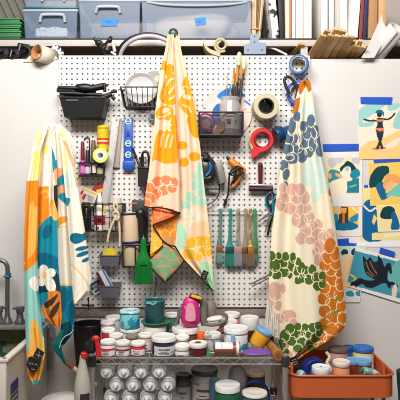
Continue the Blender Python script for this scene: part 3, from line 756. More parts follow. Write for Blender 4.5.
b = MB(); band(b, (c.x, -.085, zbk), 5.5*S(-.085)+.0008, .03, .075, 175); b.build('label', mat((186, 34, 40), .5), o)
b = MB(); band(b, (c.x, -.085, zbk), 5.5*S(-.085)+.0014, .04, .07, 34, 8); b.build('stripe', mat((34, 28, 32), .5), o)
b = MB(); band(b, (c.x, -.085, zbk), 5.5*S(-.085)+.0013, .008, .022, 30, -12); b.build('red_mark', mat((186, 50, 46), .5), o)
small_bottle('pale can with a red-marked label, third in the wire basket', 108.4, -.078, 206, 210, 7.6, mat((206, 196, 186), .4), mat((212, 206, 198), .4), mat((222, 206, 200), .5, spl=(170, 60, 54), spls=45, splt=.56), zb=zbk, name='spray_can', cat='can', group='jars and bottles in the wire basket')
small_bottle('clear glass jar with a cloudy lid at the basket right end', 117, -.078, 197.5, 203.5, 9.6, mat((196, 184, 174), .15, alpha=.7), mat((214, 208, 202), .3), mat((150, 122, 104), .6), zb=zbk, name='glass_jar', cat='jar', capf=1., group='jars and bottles in the wire basket')
o = thing('yellow_bottle', 'small yellow cap peeping out behind the white glue nozzle', 'bottle', (W(105, 0, -.05).x, -.05, zbk))
c = W(104.6, 0, -.05); MB().rev((c.x, -.05, zbk), (0,0,1), [(0, .012), (.003, .0135), (.085, .0135), (.1, .011), (.135, .008), (.138, .006)], 18).build('body', mat((226, 190, 50), .4), o)
o = thing('rope_loop', 'knotted cream rope hanging in front of the wire basket', 'rope', W(115, 206, -.15))
ROPE = mat((214, 196, 164), .9, bump=.8, bscale=260)
b = MB()
b.tube(pcurve([(113.5, 207), (116, 212), (114.5, 219), (111, 227), (108.5, 235), (107.6, 242)], -.145), .0056, 8)
b.tube(pcurve([(118, 206), (117, 214), (119, 222), (119.8, 234), (119.6, 247)], -.145), .0052, 8)
b.tube(pcurve([(113.5, 207, -.145), (114.5, 203, -.142), (118, 206, -.145)], -.145), .0055, 8)
b.torus(W(116, 214.5, -.15), (.2, 1, .3), .013, .006, 20, 8); b.torus(W(116.8, 217.5, -.149), (.6, 1, -.3), .011, .006, 20, 8)
b.build('rope', ROPE, o)
b = MB(); b.cyl(W(115.9, 205, YP), W(115.9, 205, -.155), .003, n=8); b.build('peg', STEEL, o)
# wire basket with rolled paper
o = thing('wire_basket', 'deep black wire basket with the blue-banded paper roll', 'wire basket', W(134, 268, -.06))
wire_basket(o, 122.5, 148, 245, 266.5, 2, .5, dep=.1, r=.0034)
zbk2 = W(0, 266.5, -.075).z+.004
o = thing('rolled_paper', 'tan paper roll held by blue bands beside the green brush', 'paper roll', (W(131, 0, -.075).x, -.075, zbk2))
p0 = Vector((W(132, 0, -.078).x, -.078, zbk2+.0005)); p1 = W(129.6, 212.5, -.072); ax = p1-p0
MB().rev(p0, ax, [(0, .008), (0, .039), (.002, .0405), (ax.length-.002, .0415), (ax.length, .04), (ax.length, .008), (.01, .008)], 30, cap=False).build('paper', mat((206, 180, 146), .7, var=.05), o)
b = MB(); BB = mat((28, 34, 104), .6)
for f in (.97, .44):
    b.rev(p0+ax*f, ax, [(-.004, .043), (.006, .0435)], 30, cap=False)
    b.rev(p0+ax*f, ax, [(.006, .0425), (-.004, .042)], 30, cap=False)
bo = b.build('blue_band', BB, o); sm = bo.modifiers.new('thickness', 'SOLIDIFY'); sm.thickness = .001
o = thing('black_case', 'upright black case with an orange mark behind the paper roll', 'case', (W(139, 0, -.05).x, -.05, zbk2))
x_ = W(139, 0, -.05).x; zt = W(0, 200, -.04).z
MB().box((x_+.004, -.04, (zbk2+zt)/2), (.075, .02, zt-zbk2), bev=.003).build('case', mat((44, 40, 40), .4), o)
b = MB(); b.bar(W(129, 203.3, -.051), W(137, 203.1, -.051), .0008, .006, up=(0, 0, 1)); b.build('orange_lettering', mat((210, 120, 60), .5), o)
o = thing('black_dryer', 'black hand tool with a thick handle standing right of the paper roll', 'tool', (W(141, 0, -.09).x, -.09, zbk2))
b = MB(); b.tube([Vector((W(142.5, 0, -.09).x, -.088, zbk2+.012)), W(142, 245, -.09), W(141.5, 225, -.09), W(141, 214, -.09)], [.012, .014, .018, .02], 14); b.ell(W(140.5, 214, -.09), (.026, .02, .028)); b.build('tool_body', mat((26, 25, 26), .4), o)
# pen cup
o = thing('pen_cup', 'black cup of pens tucked behind the central towel', 'cup', W(143, 187, -.05))
open_bin(o, 137.5, 153, 168, 186.5, BLK, .5, dep=.075, name='cup_body')
zpc = W(0, 186.5, -.06).z+.004
for lb, x0, x1, y1, r_, c_, cp in [('long black marker leaning far left out of the pen cup', 147, 132.5, 148, .0055, (36, 32, 32), (22, 20, 20)),
        ('grey pen in the middle of the pen cup', 144, 142.5, 153, .005, (112, 96, 92), (30, 28, 28)), ('brown pencil beside the grey pen', 148, 139.5, 158, .0035, (140, 96, 60), (60, 40, 30)),
        ('yellow marker at the right of the pen cup', 149, 151.5, 150, .0055, (228, 196, 40), (214, 180, 30))]:
    p0 = Vector((W(x0, 0, -.055).x, -.055-.01*(cp[0] % 3-1), zpc)); p1 = W(x1, y1, -.06)
    o = thing('pen', lb, 'pen', p0, 'pens in the black cup')
    d = p1-p0; MB().rev(p0, d, [(0, r_*.5), (.006, r_), (d.length*.72, r_), (d.length*.725, r_*.9)], 12).build('barrel', mat(c_, .4), o)
    MB().rev(p0+d*.72, d, [(0, r_*1.15), (d.length*.27, r_*1.1), (d.length*.28, r_*.7)], 12).build('cap', mat(cp, .4), o)
o = thing('black_scissors', 'black loop handle rising from the pen cup', 'scissors', (W(145, 0, -.07).x, -.07, zpc))
b = MB(); b.tube(pcurve([(143, 167), (141.8, 158), (143.5, 152), (147, 152), (148.8, 158), (149, 168)], -.072, 5), .006, 8); b.build('handle', BLKW, o)
b = MB(); b.bar(W(146.5, 166, -.07), Vector((W(147, 0, -.07).x, -.068, zpc)), .012, .003, up=(0, 1, 0)); b.build('blade', STEEL, o)
# green brush
o = thing('hand_brush', 'green hand brush with a flared head hanging by the central towel', 'brush', W(143, 284, -.1))
GB = mat((18, 118, 44), .22, var=.3, vscale=60); Yg = -.155
s_ = S(Yg); pts = [(238, 1.8), (240, 2.6), (244, 2.9), (249, 3.0), (254, 4.2), (258, 6.4), (264, 7.7)]
b = MB(); b.rev(W(143.4, 237, Yg), (0, 0, -1), [(0, .004)]+[((y-237)*s_, r_*s_) for y, r_ in pts]+[(27.5*s_, 7.2*s_)], 26)
for p in b.v: p.y = Yg+(p.y-Yg)*.62
b.build('handle', GB, o)
b = MB(); rnd = random.Random(5)
for i in range(13):
    for j in range(4):
        f = (i-6)/6; x0 = 143.6+f*7.2; x1 = 143.9+f*8.6; yb_ = 283.6-f*.6+rnd.uniform(-.4, .4)
        Yq = Yg-.012+.008*j; b.tube([W(x0, 262, Yq), W((x0+x1)/2-.1, 273, Yq), W(x1, yb_, Yq-.002)], [.0032, .0045, .0042], 6)
b.build('bristles', mat((14, 106, 40), .35, var=.4, vscale=90), o)
b = MB(); b.tube(pcurve([(143.5, 239, Yg), (143.5, 235.5, Yg+.01), (143.5, 235, YP)], Yg), .002, 6); b.build('hook', STEEL, o)
# grey plastic bins
GBIN = mat((92, 92, 100), .5)
o = thing('grey_bin', 'small grey bin holding a yellow sponge', 'bin', W(109, 265, -.05)); a_, c_, Yf_, zt_1, zb1 = open_bin(o, 99.2, 119.2, 255.8, 266.4, GBIN, 1.2, dep=.075)
o = thing('sponge', 'yellow round sponge in the upper grey bin', 'sponge', ((a_+c_)/2, -.06, zb1+.004))
b = MB(); b.ell(((a_+c_)/2-.002, -.062, W(0, 256.4, -.065).z), (.040, .026, .039), nu=30, nv=20); b.build('sponge', mat((226, 196, 34), .9, bump=.5, bscale=220), o)
o = thing('grey_bin', 'small grey bin holding a slanted blue and red box', 'bin', W(109, 298, -.05)); a_, c_, Yf_, zt_1, zb1 = open_bin(o, 99, 119, 286.5, 297.3, GBIN, 1.2, dep=.075)
o = thing('blade_box', 'blue, white and red box slanting out of the lower grey bin', 'box', W(107, 292, -.06))
p0 = W(112, 293.5, -.066); p1 = W(100, 270.5, -.066); d = (p1-p0)
MB().bar(p0, p1, 8.5*S(-.066), .03, up=(0, 1, 0), bev=.001).build('box', mat((214, 206, 204), .5), o)
sd = Vector((0, -1, 0)).cross(d).normalized()
for nm, q, wd, cc in (('blue_stripe', -.4, .008, (40, 120, 200)), ('red_panel', .32, .011, (96, 34, 40)), ('blue_edge', .47, .003, (30, 70, 170))):
    MB().bar(p0+sd*q*8.5*S(-.066)+Vector((0, -.0154, 0)), p1+sd*q*8.5*S(-.066)+Vector((0, -.0154, 0)), wd, .0008, up=(0, 1, 0)).build(nm, mat(cc, .5), o)
o = thing('black_pliers', 'black tool handle hooked left of the lower grey bin', 'tool', W(95, 286, -.05))
b = MB(); b.tube(pcurve([(101, 280), (96, 282), (91, 286), (93, 290)], -.05), .006, 8); b.tube(pcurve([(98, 282), (100, 288), (95, 292)], -.05), .005, 8); b.build('handle', mat((56, 54, 56), .4), o)
# glass jar, palette, mesh basket
o = thing('mesh_basket', 'black mesh basket with a jar of brushes and a palette', 'mesh basket', W(220, 135, -.06))
x0, x1, y0, y1, Yf = 199, 243, 112, 135, -.136
T = [W(x0, y0, Yf), W(x1, y0, Yf)]; B = [W(x0, y1, Yf), W(x1, y1, Yf)]; m_ = mat((24, 22, 24), .5)
b = MB(); tb_ = [Vector((p.x, YP-.003, p.z)) for p in T]; bb_ = [Vector((p.x, YP-.003, p.z)) for p in B]
b.tube([T[0], T[1], tb_[1], tb_[0]], .0034, 8, True); b.build('rim_wire', m_, o); b = MB(); b.tube([B[0], B[1], bb_[1], bb_[0]], .0034, 8, True)
for k in (0, 1): b.tube([T[k], B[k]], .0034, 8)
b.build('base_wire', m_, o)
b = MB(); nx, nz = 52, 24
for k in range(1, nx): b.tube([T[0].lerp(T[1], k/nx), B[0].lerp(B[1], k/nx)], .0008, 4)
for k in range(1, nz): b.tube([T[0].lerp(B[0], k/nz), T[1].lerp(B[1], k/nz)], .0008, 4)
for k in range(1, 17):
    b.tube([T[1].lerp(tb_[1], k/17), B[1].lerp(bb_[1], k/17)], .00105, 4); b.tube([T[0].lerp(tb_[0], k/17), B[0].lerp(bb_[0], k/17)], .00105, 4)
for k in range(1, nz): b.tube([T[1].lerp(B[1], k/nz), tb_[1].lerp(bb_[1], k/nz)], .00105, 4)
b.build('mesh_wall', m_, o)
b = MB(); b.box(((B[0].x+B[1].x)/2, (Yf+YP)/2, B[0].z-.001), (B[1].x-B[0].x, abs(Yf-YP)-.004, .0016)); b.build('basket_floor', m_, o)
zm = B[0].z+.0006
o = thing('brush_jar', 'clear glass jar of paint brushes with a fruit label in the mesh basket', 'jar', (W(230, 0, -.08).x, -.08, zm))
c = W(230, 0, -.08); R_ = 10.6*S(-.08); zt = W(0, 97.5, -.08).z; h = zt-zm
MB().rev((c.x, -.08, zm), (0,0,1), [(0, R_*.9), (.005, R_), (h-.035, R_), (h-.022, R_*.86), (h-.016, R_*.86), (h-.012, R_*.92), (h, R_*.92), (h, R_*.84), (h-.02, R_*.8), (h-.036, R_*.94), (.008, R_*.94), (.006, 0)], 36, cap=False).build('glass', mat((206, 200, 194), .08, alpha=.45), o)
b = MB(); band(b, (c.x, -.08, zm), R_+.0008, .03, .098, 120); lb_ = b.build('label', mat((226, 220, 214), .6), o)
b = MB(); band(b, (c.x, -.08, zm), R_+.0016, .05, .066, 22, -8); b.build('red_fruit', mat((186, 50, 48), .5), lb_)
b = MB(); band(b, (c.x, -.08, zm), R_+.0016, .067, .074, 26, -10); band(b, (c.x, -.08, zm), R_+.0016, .055, .07, 9, 32); b.build('green_leaf', mat((80, 140, 70), .5), lb_)
b = MB(); band(b, (c.x, -.08, zm), R_+.0016, .085, .091, 40, -4); b.build('lettering', mat((120, 104, 100), .5), lb_)
rnd = random.Random(11)
BR = [('thin grey brush at the far left of the jar, set apart', 226, 227.2, 72, .003, (120, 110, 108), (150, 120, 90), .0022), ('teal-collared brush in the jar', 229, 230.5, 84, .005, (24, 22, 24), (30, 150, 150), .005),
      ('black-handled brush second from the left of the thick cluster', 231, 234.2, 69, .005, (34, 26, 24), (190, 120, 50), .006), ('wide brush with pale bristles, tallest in the jar', 233, 239.5, 52, .006, (40, 30, 26), (196, 204, 176), .013),
      ('orange-tipped brush in front of the tallest one', 234.5, 237.6, 67, .0055, (44, 28, 22), (214, 130, 40), .007), ('gold-ferruled brush at the right of the jar', 235, 243.3, 62, .0045, (46, 34, 26), (206, 160, 70), .007),
      ('broad cream brush leaning far right in the jar', 236, 245.2, 56, .005, (60, 44, 30), (222, 206, 170), .010), ('brown brush in the middle of the jar', 232.5, 236, 73, .005, (92, 52, 34), (170, 100, 50), .006)]
for k, (lb, x0, x1, y1, r_, ch, cb, bw) in enumerate(BR):
    Yk = -.058-.006*(k % 5); p0 = Vector((W(x0, 0, Yk).x, Yk, zm+.009)); p1 = W(x1, y1, Yk); d = p1-p0; L = d.length
    o = thing('paint_brush', lb, 'paint brush', p0, 'brushes in the glass jar')
    MB().rev(p0, d, [(0, r_*.6), (.02, r_), (L*.6, r_*1.25), (L*.78, r_)], 12).build('handle', mat(ch, .4), o)
    MB().rev(p0+d*.77, d, [(0, r_*1.05), (L*.075, bw*.8)], 12).build('ferrule', mat((196, 140, 66), .35, .6), o)
    b = MB(); b.rev(p0+d*.84, d, [(-.002, bw*.78), (L*.06, bw), (L*.14, bw*.8), (L*.16, bw*.35)], 14); b.build('bristles', mat(cb, .8, var=.2, vscale=120), o)
o = thing('palette_disc', 'round pink palette smeared with blue behind the jar of brushes', 'palette', (W(226, 0, -.04).x, -.04, zm))
cc = W(227, 113, -.027); Rr = 25*S(-.027); n = 110
u, v = np.meshgrid(np.linspace(0, 1, n), np.linspace(0, 2*math.pi, 160)); rr = u*Rr
xx = cc.x+rr*np.cos(v); zz = cc.z+rr*np.sin(v); yy = np.full_like(xx, -.0258)-.005*u**6
px = 200+xx/S(-.027); py = HY-(zz-CZ)/S(-.027)
C = paint(px, py, (236, 206, 196), [('b', [(217, 96), (226, 89), (240, 88), (247, 91), (244, 97), (232, 95), (222, 99)], (36, 124, 206)), ('b', [(212, 112), (217, 104), (221, 106), (221, 124), (214, 124)], (40, 104, 176)),
     ('e', (204.5, 108.5, 1.6, 1.2), (70, 160, 220)), ('s', [(245, 101), (250, 105)], 2, (50, 130, 210)), ('s', [(214, 116), (217, 118), (219, 114)], 1, (200, 90, 110)), ('s', [(240, 112), (246, 109)], 1.5, (236, 150, 160))])
grid_mesh('disc', np.stack([xx, yy, zz], -1)[::-1], C[::-1], cloth_mat(.5, 0), o, .002)
o = thing('net_bag', 'pinkish net bag with a magenta rim at the left of the mesh basket', 'bag', (W(201, 0, -.07).x, -.07, zm))
blob('bag_body', None, None, W(206.5, 124, -.072), (.034, .03, .047), mat((214, 184, 184), .8, spl=(140, 112, 108), spls=40, splt=.56), 4, .12, parent=o)
b = MB(); b.torus(W(207, 121.5, -.112), (.3, 1, .05), .032, .0045, 32, 8, 1.3); b.build('rim', mat((218, 50, 150), .5), o)
o = thing('cardboard_piece', 'torn brown cardboard lying in the mesh basket', 'cardboard', (W(217, 0, -.13).x, -.13, zm))
MB().prism([(W(x, y, -.128).x, max(zm+.0005, W(x, y, -.128).z)) for x, y in [(213, 134.4), (217, 126), (220, 121), (225.5, 122), (224, 130), (216, 135)]], -.1315, -.1295).build('cardboard', mat((186, 142, 100), .8), o)
# tapes, scissors
def roll(name, label, px, py, Y, R, r, h, m, mc, ax=(.0, -1, .0), cat='tape roll', core=None, peg=True):
    o = thing(name, label, cat, W(px, py+R, Y)); s_ = S(Y); c = W(px, py, Y)
    MB().ring(c, ax, R*s_, r*s_, h).build('tape', m, o)
    MB().ring(c, ax, r*s_-.0003, (r-1.1)*s_, h+.002).build('core', mc, o)
    if peg: MB().cyl(W(px, py-r+1.8, YP), W(px, py-r+1.8, Y-h*.5-.008), .003, n=8).build('peg', STEEL, o)
    return o
CORE = mat((196, 176, 150), .8)
roll('tape_roll', 'wide blue masking tape roll at the top right pegboard corner', 299, 64.5, -.058, 9.6, 8, .046, mat((42, 112, 184), .6), mat((178, 166, 150), .8), (-.34, -1, -.12))
roll('tape_roll', 'large cream masking tape roll with a dark hole, above the red tape', 264.8, 107.4, -.075, 12.6, 8, .095, mat((200, 186, 152), .5, var=.08), mat((60, 54, 50), .8), (.03, -1, .0))
roll('tape_roll', 'bright blue tape roll behind the black scissor loop', 299, 93, -.045, 12.5, 9.6, .03, mat((30, 80, 196), .5), CORE, (-.12, -1, 0))
o = thing('hanging_shears', 'black loop-handled shears hanging beside the right towel top', 'scissors', W(288, 76, -.075))
b = MB(); b.tube(pcurve([(290, 94), (286.5, 88), (284.4, 81), (286, 77), (290, 77.5), (295, 83), (297.5, 90), (296, 98)], -.08, 6), .0075, 10); b.build('handle', mat((34, 33, 36), .4), o)
b = MB(); b.bar(W(296, 96, -.08), W(301, 118, -.08), .016, .004, up=(0, 1, 0)); b.build('blade', STEEL, o)
b = MB(); b.cyl(W(288, 79.5, YP), W(288, 78.8, -.09), .003, n=8); b.build('peg', STEEL, o)
o = thing('tape_dispenser', 'red tape dispenser with an open ring and toothed jaw', 'tape dispenser', W(261, 158, -.05))
c = W(261.5, 140, -.05); s_ = S(-.05); RED = mat((218, 40, 44), .4)
b = MB(); b.ring(c, (.05, -1, 0), 11.6*s_, 8.3*s_, .03); b.prism([(W(x, y, -.05).x, W(x, y, -.05).z) for x, y in [(270, 146), (266, 150.5), (259, 153), (253, 158.5), (251.3, 157), (252, 146), (255, 148)]], -.066, -.034); b.build('frame', RED, o)
b = MB(); b.tube(pcurve([(252.4, 149), (250.8, 142), (251.4, 135), (255, 130.4), (260.5, 128.2)], -.05, 5), .0062, 8, flat=1.6); b.build('tape', mat((216, 200, 150), .6), o)
b = MB(); b.ring(W(262, 139.6, -.05), (.05, -1, 0), 8.25*s_, 7.2*s_, .034); b.build('inner_core', mat((150, 30, 34), .5), o)
b = MB(); b.pprism([(250.5, 136), (253, 135), (253.5, 147), (251.5, 150)], -.067, .004); b.build('tape_tail', mat((206, 180, 120), .6), o)
b = MB(); b.cyl(W(261.5, 134.5, YP), W(261.5, 134.2, -.074), .003, n=8); b.build('peg', STEEL, o)
o = thing('flashlight', 'dark blue torch sticking out from behind the right towel', 'torch', W(282, 133, -.05))
p0, p1 = W(292, 130, -.055), W(275, 135.5, -.085); d = p1-p0; L = d.length; R_ = .036
b = MB(); b.rev(p0, d, [(0, R_*.7), (L*.5, R_*.8), (L*.62, R_), (L-.004, R_), (L, R_*.92)], 28); b.build('body', mat((26, 84, 134), .35, .1), o)
b = MB()
for f in (.66, .78, .9): b.rev(p0+d*f, d, [(0, R_+.0015), (L*.06, R_+.0015)], 28)
b.build('grip_ring', mat((22, 40, 76), .35), o)
b = MB(); b.rev(p1, d, [(-.001, R_*.85), (.001, R_*.8), (.0015, R_*.1)], 24); b.build('lens', mat((40, 44, 50), .2), o)
b = MB(); b.cyl(W(284, 139.5, YP), W(284, 140.5, -.1), .003, n=8); b.build('peg', STEEL, o)
# sander
o = thing('power_sander', 'grey power tool with a blue band behind the central towel', 'power tool', W(210, 187, -.06))
b = MB(); c = W(205, 170, -.075); b.ell(c, (.05, .035, .062)); b.ell(W(203, 160, -.07), (.04, .032, .04)); b.ell(W(210, 167, -.072), (.034, .034, .034)); b.build('housing', mat((54, 54, 58), .3, var=.2), o)
b = MB()
for k in range(4): b.bar(W(204+k*2.2, 163+k*1.2, -.108), W(203.2+k*2.2, 168+k*1.2, -.108), .004, .004)
b.build('vent_slot', mat((18, 18, 20), .5), o)
b = MB(); b.tube(pcurve([(199, 176), (205, 179), (211, 178)], -.085), .02, 12); b.tube(pcurve([(202, 154), (208, 158), (213, 164)], -.09), .014, 12); b.build('motor_cover', mat((34, 33, 35), .35), o)
b = MB(); b.tube(pcurve([(206, 176), (209.4, 172), (210.6, 167), (209.6, 162)], -.109), .006, 10); b.build('blue_band', mat((36, 104, 160), .35), o)
b = MB(); b.bar(W(217, 160.5, -.07), W(222.5, 183.5, -.07), .05, .042, up=(1, 0, .24), bev=.008); b.build('foot_plate', mat((140, 134, 126), .45, .2), o)
b = MB(); b.bar(W(214.8, 163, -.07), W(219, 183, -.07), .052, .01, up=(1, 0, .24), bev=.003); b.build('pad', mat((62, 58, 56), .6), o)
b = MB(); b.bar(W(203, 187, -.06), W(217, 189, -.06), .02, .014, bev=.003); b.build('guide_bar', mat((96, 92, 90), .4, .4), o)
b = MB(); b.tube(pcurve([(217, 178), (219.5, 186), (218.5, 195), (213, 202), (206, 205), (200, 207)], -.05), .0032, 8); b.build('cord', BLKW, o)
b = MB(); b.ell(W(206, 158, -.115), (.014, .008, .01)); b.build('switch', mat((30, 30, 32), .4), o)
b = MB(); b.cyl(W(206, 177, YP), W(206, 177, -.05), .004, n=8); b.build('peg', STEEL, o)
# glue gun
o = thing('glue_gun', 'orange glue gun wrapped in its black cord', 'glue gun', W(236, 186, -.05))
OR = mat((222, 126, 30), .4); Yq = -.055
b = MB(); p0, p1 = W(229.5, 159.5, Yq), W(244.5, 173, Yq); d = p1-p0; b.rev(p0, d, [(0, .011), (.012, .0165), (d.length*.6, .019), (d.length-.006, .018), (d.length, .013)], 18)
b.tube([W(241.5, 170.5, Yq), W(237.5, 178.5, Yq), W(231.8, 186.5, Yq)], [.0165, .0175, .0155], 12, flat=.8); b.build('body', OR, o)
b = MB(); b.rev(W(226.2, 156.5, Yq), W(230, 160, Yq)-W(226.2, 156.5, Yq), [(0, .003), (.008, .0075), (.02, .0105), (.026, .0105)], 14); b.build('nozzle', BLK, o)
b = MB(); b.tube(pcurve([(236, 171), (235, 175.5), (232.8, 179)], Yq-.01), .005, 8); b.build('trigger', BLKW, o)
b = MB()
pts = [(233, 187, -.055), (236, 178, -.078), (243, 170, -.07), (238, 168, -.08), (231, 175, -.07), (240, 174, -.08), (244.5, 170, -.06), (236, 166.5, -.078), (230, 173, -.072), (229, 182, -.06), (228.3, 193, -.05), (226, 200, -.045)]
b.tube([W(*p) for p in curve(pts, 7)], .0042, 8); b.tube([W(*p) for p in curve([(231, 186, -.06), (233, 181, -.078), (238, 176, -.08), (241, 168, -.078)], 6)], .0045, 8); b.build('cord', BLK, o)
b = MB(); b.cyl(W(226, 199.5, -.045), W(224.6, 205, -.045), .0078); b.cyl(W(224.6, 205, -.045), W(224.2, 207.5, -.045), .004); b.build('plug', BLK, o)
b = MB(); b.cyl(W(237.5, 173.5, YP), W(237.5, 173.5, -.05), .003, n=8); b.build('peg', STEEL, o)
# brayer
o = thing('ink_roller', 'maroon-handled ink roller hanging below the red tape dispenser', 'ink roller', W(261, 190, -.05))
MR = mat((88, 26, 34), .35); Yr = -.05
b = MB(); b.rev(W(260.4, 162.5, Yr), (0, 0, -1), [(0, .005), (.003, .0105), (.02, .0128), (.06, .0105), (.1, .0108), (.102, .006)], 18); b.build('handle', MR, o)
b = MB(); b.box(W(260.8, 185.3, Yr), (24.5*S(Yr), .03, .009), bev=.003); b.build('frame', mat((196, 168, 166), .35, .3), o)
b = MB(); b.cyl(W(248.8, 188.8, Yr), W(273, 189, Yr), .0125, n=22); b.build('roller', mat((48, 16, 20), .4), o)
b = MB(); b.cyl(W(260.4, 164.8, YP), W(260.4, 164.8, -.068), .003, n=8); b.build('peg', STEEL, o)
# scissors pair
o = thing('scissors', 'open navy and teal handled scissors below the ink roller', 'scissors', W(271, 190, -.045))
NV = mat((22, 34, 84), .35); TE = mat((30, 128, 132), .35)
b = MB(); b.tube(pcurve([(271, 192), (267.8, 196), (268, 203), (270.5, 207), (273.6, 203), (274.2, 196)], -.05, 6, True), .0055, 8); b.tube([W(270.5, 206, -.05), W(272, 214, -.05)], .008, 8); ha = b.build('handle', NV, o)
b = MB(); b.tube(pcurve([(275.5, 197), (273, 202), (273, 208), (276, 210), (279, 205), (279, 199)], -.056, 6, True), .0055, 8); b.tube([W(274.5, 208, -.056), W(272, 215, -.054)], .008, 8); b.build('handle', TE, o)
b = MB(); b.tube(pcurve([(268.2, 193), (266, 198), (266.6, 205), (269.5, 208.5)], -.043, 6), .0045, 8); b.build('teal_grip', TE, o)
b = MB(); b.prism([(W(x, y, -.05).x, W(x, y, -.05).z) for x, y in [(272.6, 213), (270, 215.5), (257.5, 222.5), (257.2, 221.6), (268.5, 212.5)]], -.052, -.049); b.build('blade', mat((150, 144, 138), .35, .6), o)
b = MB(); b.prism([(W(x, y, -.053).x, W(x, y, -.053).z) for x, y in [(269.5, 213), (273, 214), (269, 224), (265, 233), (264.4, 232.5), (267, 222)]], -.056, -.053); b.build('blade', mat((140, 130, 122), .35, .6), o)
b = MB(); b.cyl(W(271, 214, -.062), W(271, 214, -.045), .005, n=12); b.build('pivot', STEEL, o)
b = MB(); b.cyl(W(271.2, 193.4, YP), W(271.2, 193.2, -.064), .003, n=8); b.build('peg', STEEL, o)
o = thing('thin_snips', 'slim black snips hanging behind the open scissors', 'snips', W(270, 225, -.035))
b = MB(); b.tube(pcurve([(271.5, 216), (269.5, 226), (267, 237)], -.036), [.007]*6+[.005]*5+[.002]*2, 8); b.tube([W(271.5, 216, -.036), W(272.4, 203, -.032)], .006, 8); b.build('snips_body', BLK, o)
# hanging brushes on a rail
o = thing('brush_rail', 'thin pale rail from which the wide paint brushes hang', 'rail', W(235, 211, -.03))
b = MB(); b.tube([W(208, 211.5, YP), W(208, 211.2, -.045), W(262, 211.2, -.045), W(262, 211.5, YP)], .0028, 8); b.build('rail', mat((196, 196, 196), .3, .6), o)
def hbrush(label, xt, xb, ybot, w, hc, fc, bc, yf=252, hw=4.0, hc2=None):
    Yh = -.052; s_ = S(Yh); o = thing('flat_brush', label, 'paint brush', W(xb, ybot, Yh), 'wide brushes hanging from the rail')
    pts = [(xt, 208.5, hw*.7), (xt, 212, hw), (xt+(xb-xt)*.3, 222, hw*.75), (xt+(xb-xt)*.6, 236, hw*.9), (xb, yf-5, hw*1.2), (xb, yf, w*.98)]
    q = curve([(p[0], p[1], p[2]) for p in pts], 5)
    b = MB(); b.tube([W(p[0], p[1], Yh) for p in q], [p[2]/2*s_ for p in q], 12)
    for p in b.v: p.y = Yh+(p.y-Yh)*.55
    b.build('handle', mat(hc, .6, spl=hc2, spls=48, splt=.55) if hc2 else mat(hc, .6, var=.2, vscale=60), o)
    b = MB(); b.box(W(xb, yf+3.2, Yh), (w*s_, .016, 7*s_), bev=.002); b.build('ferrule', mat(fc, .4, .4, var=.25, vscale=90), o)
    b = MB(); rnd = random.Random(int(xb*7)); nn = max(7, int(w*1.7))
    for i in range(nn):
        for j in range(3):
            f = i/(nn-1)-.5; Yj = Yh+(j-1)*.005
            b.tube([W(xb+f*(w-.8), yf+6, Yj), W(xb+f*w*1.03, (yf+ybot)/2+3, Yj), W(xb+f*w*.98+rnd.uniform(-.2, .2), ybot+rnd.uniform(-1, .3), Yj)], [.0026, .0028, .0018], 5)
    b.build('bristles', mat(bc, .8, var=.35, vscale=90), o)
    b = MB(); b.torus(W(xt, 211.0, -.049), (1, 0, 0), .006, .0016, 14, 6); b.build('hanging_ring', STEEL, o)
hbrush('narrow teal-stained brush at the far left of the rail', 220.6, 219.6, 263.5, 6.4, (86, 122, 112), (150, 96, 62), (96, 140, 132), 246)
hbrush('wide teal brush with deep green bristles, second from left on the rail', 230.6, 229.6, 267, 8.6, (30, 130, 118), (36, 92, 84), (28, 112, 98), 247)
hbrush('tan brush with a blue smudge and a pinkish ferrule on the rail', 238.2, 238, 266.5, 7.6, (150, 138, 116), (196, 156, 140), (128, 124, 130), 246, hc2=(60, 100, 150))
hbrush('slim brown brush pressed against the widest one on the rail', 245.8, 245.2, 264.5, 5.6, (140, 130, 100), (134, 86, 52), (104, 82, 66), 247, hc2=(180, 120, 130))
hbrush('brush with a bright orange-brown ferrule and brown bristles on the rail', 250.6, 250.6, 266.5, 8.4, (128, 112, 84), (186, 118, 62), (110, 88, 70), 247, hc2=(200, 180, 60))
hbrush('green-handled brush at the far right of the rail', 254.8, 256, 262, 4.4, (60, 130, 80), (70, 110, 76), (70, 110, 90), 247)
# loose hooks and rods
o = thing('chrome_tongs', 'pair of thin steel rods poking out beside the right towel', 'tongs', W(258, 283, -.05))
b = MB(); b.tube([W(251, 284, -.1), W(272, 273.5, -.06)], .0042, 8); b.tube([W(252, 286.5, -.1), W(272, 276.5, -.05)], .003, 8); b.build('rod', mat((132, 128, 124), .35, .6), o)
b = MB(); b.cyl(W(270, 275.5, YP), W(270, 275.5, -.07), .003, n=8); b.build('peg', STEEL, o)
o = thing('peg_hook', 'black cross-shaped hook carrying the bucket at the pegboard bottom', 'hook', W(89, 305, YP))
b = MB(); b.tube([W(82.5, 304.8, -.027), W(94.5, 305.2, -.027)], .0026, 8); b.tube([W(88.5, 297, -.027), W(88.5, 307, -.027), W(88.3, 309.2, -.05), W(88.3, 309.4, -.17), W(88.3, 307, -.175)], .0026, 8); b.build('wire', BLKW, o)
o = thing('peg_hook', 'small black hook hanging empty above the paint shelf', 'hook', W(214, 290, YP))
b = MB(); b.tube(pcurve([(206, 284.5, YP), (210, 285, -.04), (213, 287.5, -.05), (214, 291, -.05)], -.04), .003, 8); b.build('wire', BLKW, o)
cord('hanging_string', 'thin teal cord hanging above the dark teal cup', pcurve([(156, 277), (156.5, 285), (154.6, 292), (154.5, 299)], -.05), .0024, mat((60, 104, 104), .6))
o = MB(); o.ring(W(152, 117.5, -.045), (.2, -1, .1), 3.6*S(-.045), 2*S(-.045), .02); tag(o.build('thread_spool', mat((120, 140, 132), .5, spl=(196, 206, 200), spls=60)), 'small grey-green spool hanging under the dish basket', 'spool')

